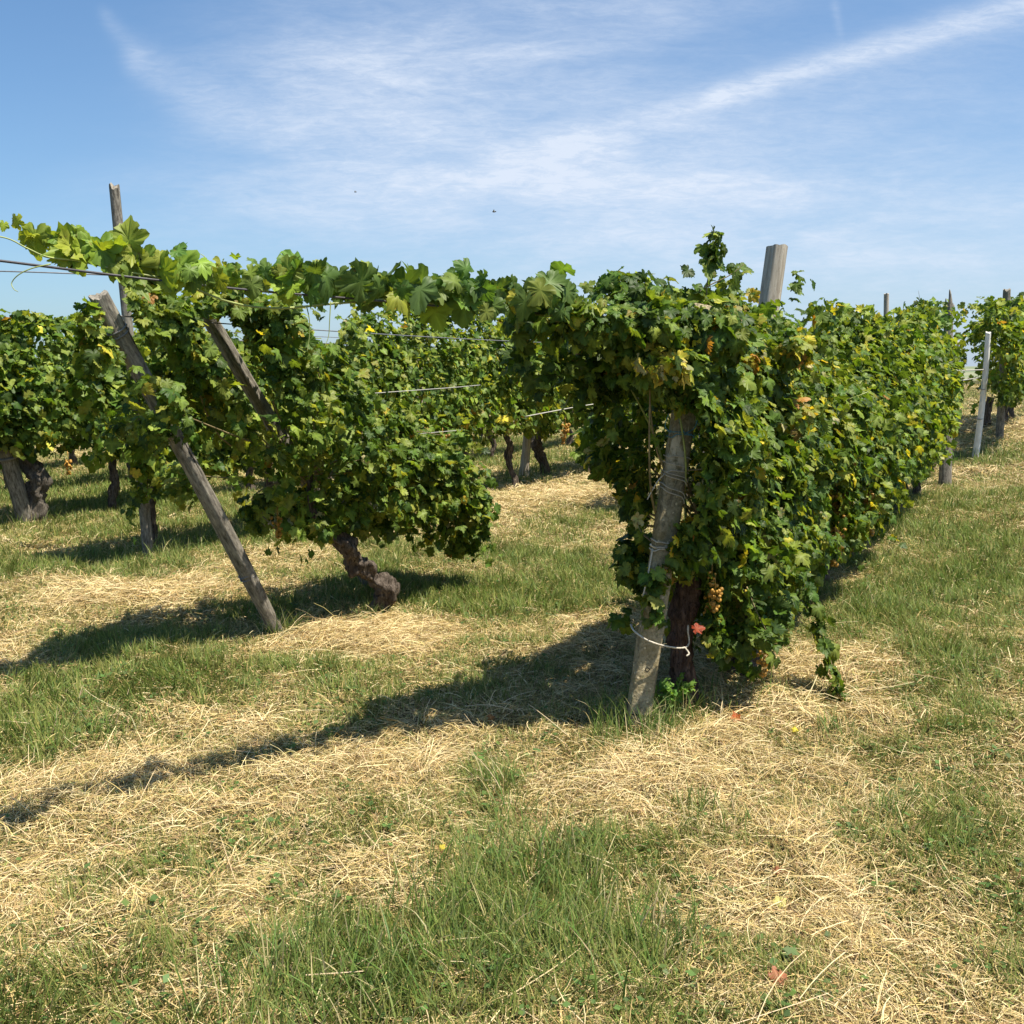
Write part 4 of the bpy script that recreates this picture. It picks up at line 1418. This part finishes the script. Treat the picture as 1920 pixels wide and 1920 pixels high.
def cable_shoot():
    base = cpath[-1]
    root = empty('vine_shoot', base)
    tag(root, 'long leafy vine shoot trained along the overhead cable above the rows', 'vine shoot')
    # stem winding round the cable and rising off its left end
    sh = [(1300, 605, 4.9), (1100, 596, 4.62), (900, 582, 4.27), (760, 562, 4.02), (640, 568, 3.87), (520, 578, 3.74), (430, 566, 3.62), (330, 528, 3.5), (230, 508, 3.42), (150, 490, 3.38), (90, 482, 3.34), (50, 465, 3.32), (10, 446, 3.30), (-60, 436, 3.26)]
    sh = [at(a, b, c * CK + .05 + (.12 if a > 1000 else 0)) for a, b, c in sh]
    sp = spline(sh, 160)
    mb = MB(); mb.tube(sp, np.linspace(.0055, .0018, 160), 7)
    mb.build('stem', M_SHOOT, root, base)
    # leaves: (photo x, photo y, distance, size px, tilt, lightness)
    L = []
    # rising lime leaves at the left end
    for x, y, sz, li in [(10, 446, 28, 2.2), (38, 452, 40, 2.1), (48, 468, 56, 1.8), (70, 466, 46, 1.9), (88, 466, 48, 2.0), (112, 486, 62, 1.9), (128, 492, 70, 1.8), (150, 480, 74, 1.7), (165, 492, 76, 1.7), (195, 484, 84, 1.7), (212, 490, 82, 1.8), (225, 505, 84, 1.5), (205, 510, 70, 1.6), (245, 498, 84, 1.5), (268, 500, 80, 1.4), (290, 505, 78, 1.6), (300, 520, 88, 1.5), (325, 512, 80, 1.5), (120, 508, 40, 1.6), (250, 530, 76, 1.1), (275, 545, 70, 1.2), (340, 535, 60, 1.4)]:
        L.append((x, y, 3.36 + (x / 330) * .14, sz * rng.uniform(.9, 1.1), li))
    for i in range(16):
        x = rng.uniform(20, 340); L.append((x, 452 + .22 * x + rng.normal(0, 12) - (6 if x > 200 else 0), 3.36 + (x / 330) * .14, rng.uniform(40, 80), rng.uniform(1.3, 2.1)))
    # middle stretch
    for i in range(42):
        x = rng.uniform(330, 560); y = 516 + (x - 330) * .10 + rng.normal(0, 15)
        L.append((x, y, lerp(3.5, 3.82, (x - 330) / 230) + rng.normal(0, .05), rng.uniform(40, 80), rng.uniform(.7, 1.8)))
    for i in range(58):
        x = rng.uniform(555, 880); y = 512 + (x - 560) * .12 + abs(rng.normal(0, 24)) - 6
        L.append((x, y, lerp(3.8, 4.25, (x - 555) / 325) + rng.normal(0, .06), rng.uniform(60, 100), rng.choice([.35, .5, .7, 1.0, 1.6], p=[.15, .2, .25, .2, .2])))
    for i in range(72):
        x = rng.uniform(850, 1080); y = 540 + (x - 850) * .09 + rng.normal(4, 18)
        L.append((x, y, lerp(4.2, 4.6, (x - 850) / 230) + rng.normal(0, .07), rng.uniform(48, 84), rng.choice([.35, .5, .8, 1.2], p=[.2, .3, .3, .2])))
    # unseen leaves added past the left edge to cast a ground shadow
    for i in range(16):
        x = rng.uniform(-420, -20)
        L.append((x, 470 + (x + 20) * .06 + rng.normal(0, 10), 3.28 + x * .0011, rng.uniform(60, 90), 1.5))
    A = np.array(L)
    P = np.array([at(a, b, c * CK + (.03 if a < 560 else 0)) for a, b, c in A[:, :3]])
    P[:, 2] += np.where(A[:, 0] < 340, .045, .025)
    size = A[:, 3] * A[:, 2] * CK / 1920 * np.where(A[:, 0] < 345, .72, .58) * rng.uniform(.55, 1.3, len(A))
    n = len(P)
    Nn = norm(np.array([.2, -.95, .05]) + rng.normal(0, .46, (n, 3)))
    Tt = norm(np.array([.0, -.1, -1.0]) + rng.normal(0, .60, (n, 3)))
    li = A[:, 4:5]
    dark = np.array([[.095, .165, .036]]); lime = np.array([[.25, .315, .040]])  # backlight put into the leaf colour: greens lightened, many pushed to lime
    cols = np.where(li < 1, dark * (.55 + .6 * li), lerp(dark, lime, np.clip((li - .8) / 1.0, 0, 1.2))) * (1 + rng.uniform(-.12, .12, (n, 3)))
    yl = rng.random(n) < .025
    cols[yl] = np.array([.52, .46, .07])
    V, T, C = leaves_mesh('foliage', P, Nn, Tt, size, cols, yl, 'near')
    link('foliage', mesh_np('foliage', V - base, T, C), M_LEAF, root)
    # curling tendrils
    for pts0 in ([(95, 495, 3.3), (60, 503, 3.28), (35, 515, 3.27), (22, 530, 3.27), (26, 542, 3.26), (34, 547, 3.26)], [(575, 575, 3.8), (580, 600, 3.8), (580, 630, 3.8), (576, 660, 3.79)], [(620, 565, 3.85), (618, 600, 3.84), (616, 630, 3.84), (608, 652, 3.83)],
                [(400, 530, 3.6), (396, 500, 3.6), (384, 482, 3.58), (376, 476, 3.58)], [(840, 590, 4.2), (826, 612, 4.2)]):
        mb = MB(); mb.tube(spline([at(a, b, c * CK) for a, b, c in pts0], 24), np.linspace(.0022, .0010, 24), 5)
        mb.build('tendril', M_SHOOT, root, base)


cable_shoot()

# ------------------------------------------------------------------ trailing shoots, weeds, fallen leaves


def trailing(label, pts, nl, sz, dark=.8):
    p = spline([at(*q) for q in pts], 40)
    base = p[0]
    root = empty('vine_shoot', base)
    tag(root, label, 'vine shoot')
    mb = MB(); mb.tube(p, np.linspace(.004, .0015, 40), 6); mb.build('stem', M_CANE, root, base)
    ix = (40 * rng.random(nl) ** 1.25).astype(int)
    P = p[ix] + rng.normal(0, .025, (nl, 3))
    Nn = norm(np.array([.5, -.5, .5]) + rng.normal(0, .5, (nl, 3))); Tt = norm(np.array([.1, -.2, -1.0]) + rng.normal(0, .4, (nl, 3)))
    cols, yl = pick_cols(nl, .0)
    V, T, C = leaves_mesh('foliage', P, Nn, Tt, sz * rng.uniform(.6, 1.15, nl), cols * dark, yl, 'near')
    link('foliage', mesh_np('foliage', V - base, T, C), M_LEAF, root)


trailing('trailing green shoot reaching down to the straw right of the first vine', [(1470, 1060, 5.1), (1500, 1090, 5.0), (1522, 1130, 4.95), (1535, 1180, 4.9), (1558, 1240, 4.85), (1568, 1290, 4.78), (1576, 1325, 4.75)], 80, .070)
trailing('short hanging shoot over the grapes at the foot of the first vine', [(1400, 1100, 4.7), (1420, 1150, 4.66), (1440, 1190, 4.64), (1455, 1235, 4.62)], 34, .072)
trailing('thin upright shoot standing highest above the concrete post', [(1330, 590, 4.85), (1325, 540, 4.85), (1335, 490, 4.84), (1337, 450, 4.84), (1334, 432, 4.84)], 16, .075)
trailing('arching shoot pointing right below the upright shoot', [(1290, 555, 4.8), (1330, 535, 4.8), (1370, 515, 4.8), (1395, 495, 4.8)], 9, .085)
trailing('wispy shoot tip above the hedge left of the forked post', [(1735, 600, 11.2), (1733, 575, 11.2), (1725, 560, 11.2), (1722, 545, 11.2)], 9, .12)


def weed():
    b = gpt(1262, 1345)
    root = empty('leafy_weed', b)
    tag(root, 'bright green leafy weed between the concrete post and the vine trunk', 'weed')
    P, Nn, Tt = [], [], []
    for i in range(12):
        a = rng.uniform(0, 2 * pi); h = rng.uniform(.10, .22)
        tip = b + np.array([cos(a) * .09, sin(a) * .07, h])
        path = spline([b + rng.normal(0, .02, 3) * np.array([1, 1, 0]), (b + tip) / 2 + np.array([0, 0, .03]), tip], 10)
        mb = MB(); mb.tube(path, np.linspace(.0025, .001, 10), 5); mb.build('stem', M_SHOOT, root, b)
        for j in range(14):
            q = path[rng.integers(3, 10)] + rng.normal(0, .008, 3)
            P.append(q); v = rng.normal(0, 1, 3); v[2] = abs(v[2]) + .4; Nn.append(v); Tt.append(rng.normal(0, 1, 3) + np.array([cos(a), sin(a), .2]))
    n = len(P)
    cols = jitter_col(n, (.12, .22, .04), .1, .25)
    V, T, C = leaves_mesh('foliage', np.array(P), np.array(Nn), np.array(Tt), rng.uniform(.018, .034, n), cols, np.zeros(n, bool), 'far')
    link('foliage', mesh_np('foliage', V - b, T, C), M_LEAF, root)


weed()


def fallen(px, py, col, size, label, lift=.05, Y=None):
    p = gpt(px, py) if Y is None else at(px, py, Y)
    if Y is None:
        p = p + np.array([0, 0, lift * .7]); size *= .8; col = tuple(.8 * x for x in col)
    Nn = np.array([[rng.normal(0, .3), -.55, .8]]); Tt = np.array([[rng.normal(0, 1), .3, .1]])
    V, T, C = leaves_mesh('leaf', p[None], Nn, Tt, np.array([size]), np.array([col]), np.array([False]), 'near')
    o = link('fallen_leaf', mesh_np('fallen_leaf', V - p, T, C), M_LEAF, None, p)
    tag(o, label, 'leaf')


fallen(1382, 1365, (.55, .15, .05), .055, 'orange red dry leaf on the straw below the thick stump')
fallen(1348, 1312, (.42, .12, .05), .045, 'dull red dry leaf in the shade at the vine foot')
fallen(1487, 1382, (.70, .60, .06), .035, 'small bright yellow leaf on the straw right of the orange leaf')
fallen(1456, 1716, (.62, .58, .20), .045, 'pale yellow leaf lying in the straw at lower right')
fallen(1450, 1860, (.42, .17, .09), .055, 'reddish brown leaf near the bottom edge')
fallen(1452, 1652, (.28, .10, .05), .04, 'small dark brown curled leaf in the straw at right')
fallen(1205, 1482, (.58, .60, .25), .04, 'pale green leaf on the straw below the concrete post')
fallen(916, 1358, (.45, .20, .07), .04, 'small orange brown leaf on the straw left of the concrete post')
fallen(826, 1610, (.65, .55, .08), .03, 'tiny yellow leaf beside the green grass patch')
fallen(1302, 1180, (.26, .045, .02), .05, 'bright red withered leaf hanging beside the first vine trunk', Y=4.5)
fallen(955, 790, (.58, .50, .05), .07, 'bright yellow leaf hanging at the left tip of the drooping leaves', Y=4.55)
fallen(1478, 832, (.60, .52, .05), .06, 'bright lemon leaf hanging on the face of the right-hand hedge', Y=5.25)
fallen(1205, 655, (.50, .40, .07), .07, 'curled yellow leaf over the top of the concrete post', Y=4.28)
fallen(1415, 672, (.52, .33, .04), .065, 'golden withered leaf on the hedge left below the thick pale post', Y=5.0)
fallen(1492, 780, (.48, .42, .11), .085, 'large yellowing leaf above the lemon leaf on the right-hand hedge', Y=5.35)
fallen(1360, 590, (.50, .32, .05), .055, 'orange yellow leaf at the hedge top between concrete and pale posts', Y=4.7)


def insect(px, py, Y, s, label):
    p = at(px, py, Y)
    root = empty('flying_insect', p)
    tag(root, label, 'insect')
    m = mat_simple('insect_body', (.03, .026, .022), .5, .4, .2, 200)
    mb = MB(); mb.sphere((0, 0, 0), s, 10, 8, (1.0, .45, .45)); mb.sphere((s * 1.1, 0, .1 * s), s * .38, 8, 6)
    mb.build('body', m, root)
    for q in (-1, 1):
        mb = MB()
        v = [(.2 * s, q * .3 * s, .3 * s), (.5 * s, q * 1.5 * s, .9 * s), (-.3 * s, q * 1.7 * s, 1.0 * s), (-.4 * s, q * .5 * s, .4 * s)]
        mb.add(v, [(0, 1, 2, 3)])
        mb.build('wing', M_WIRE_PALE, root)


insect(926, 397, 4.0, .0062, 'larger dark insect flying in the sky at centre')
insect(666, 360, 5.0, .0050, 'smaller dark insect flying in the sky left of centre')
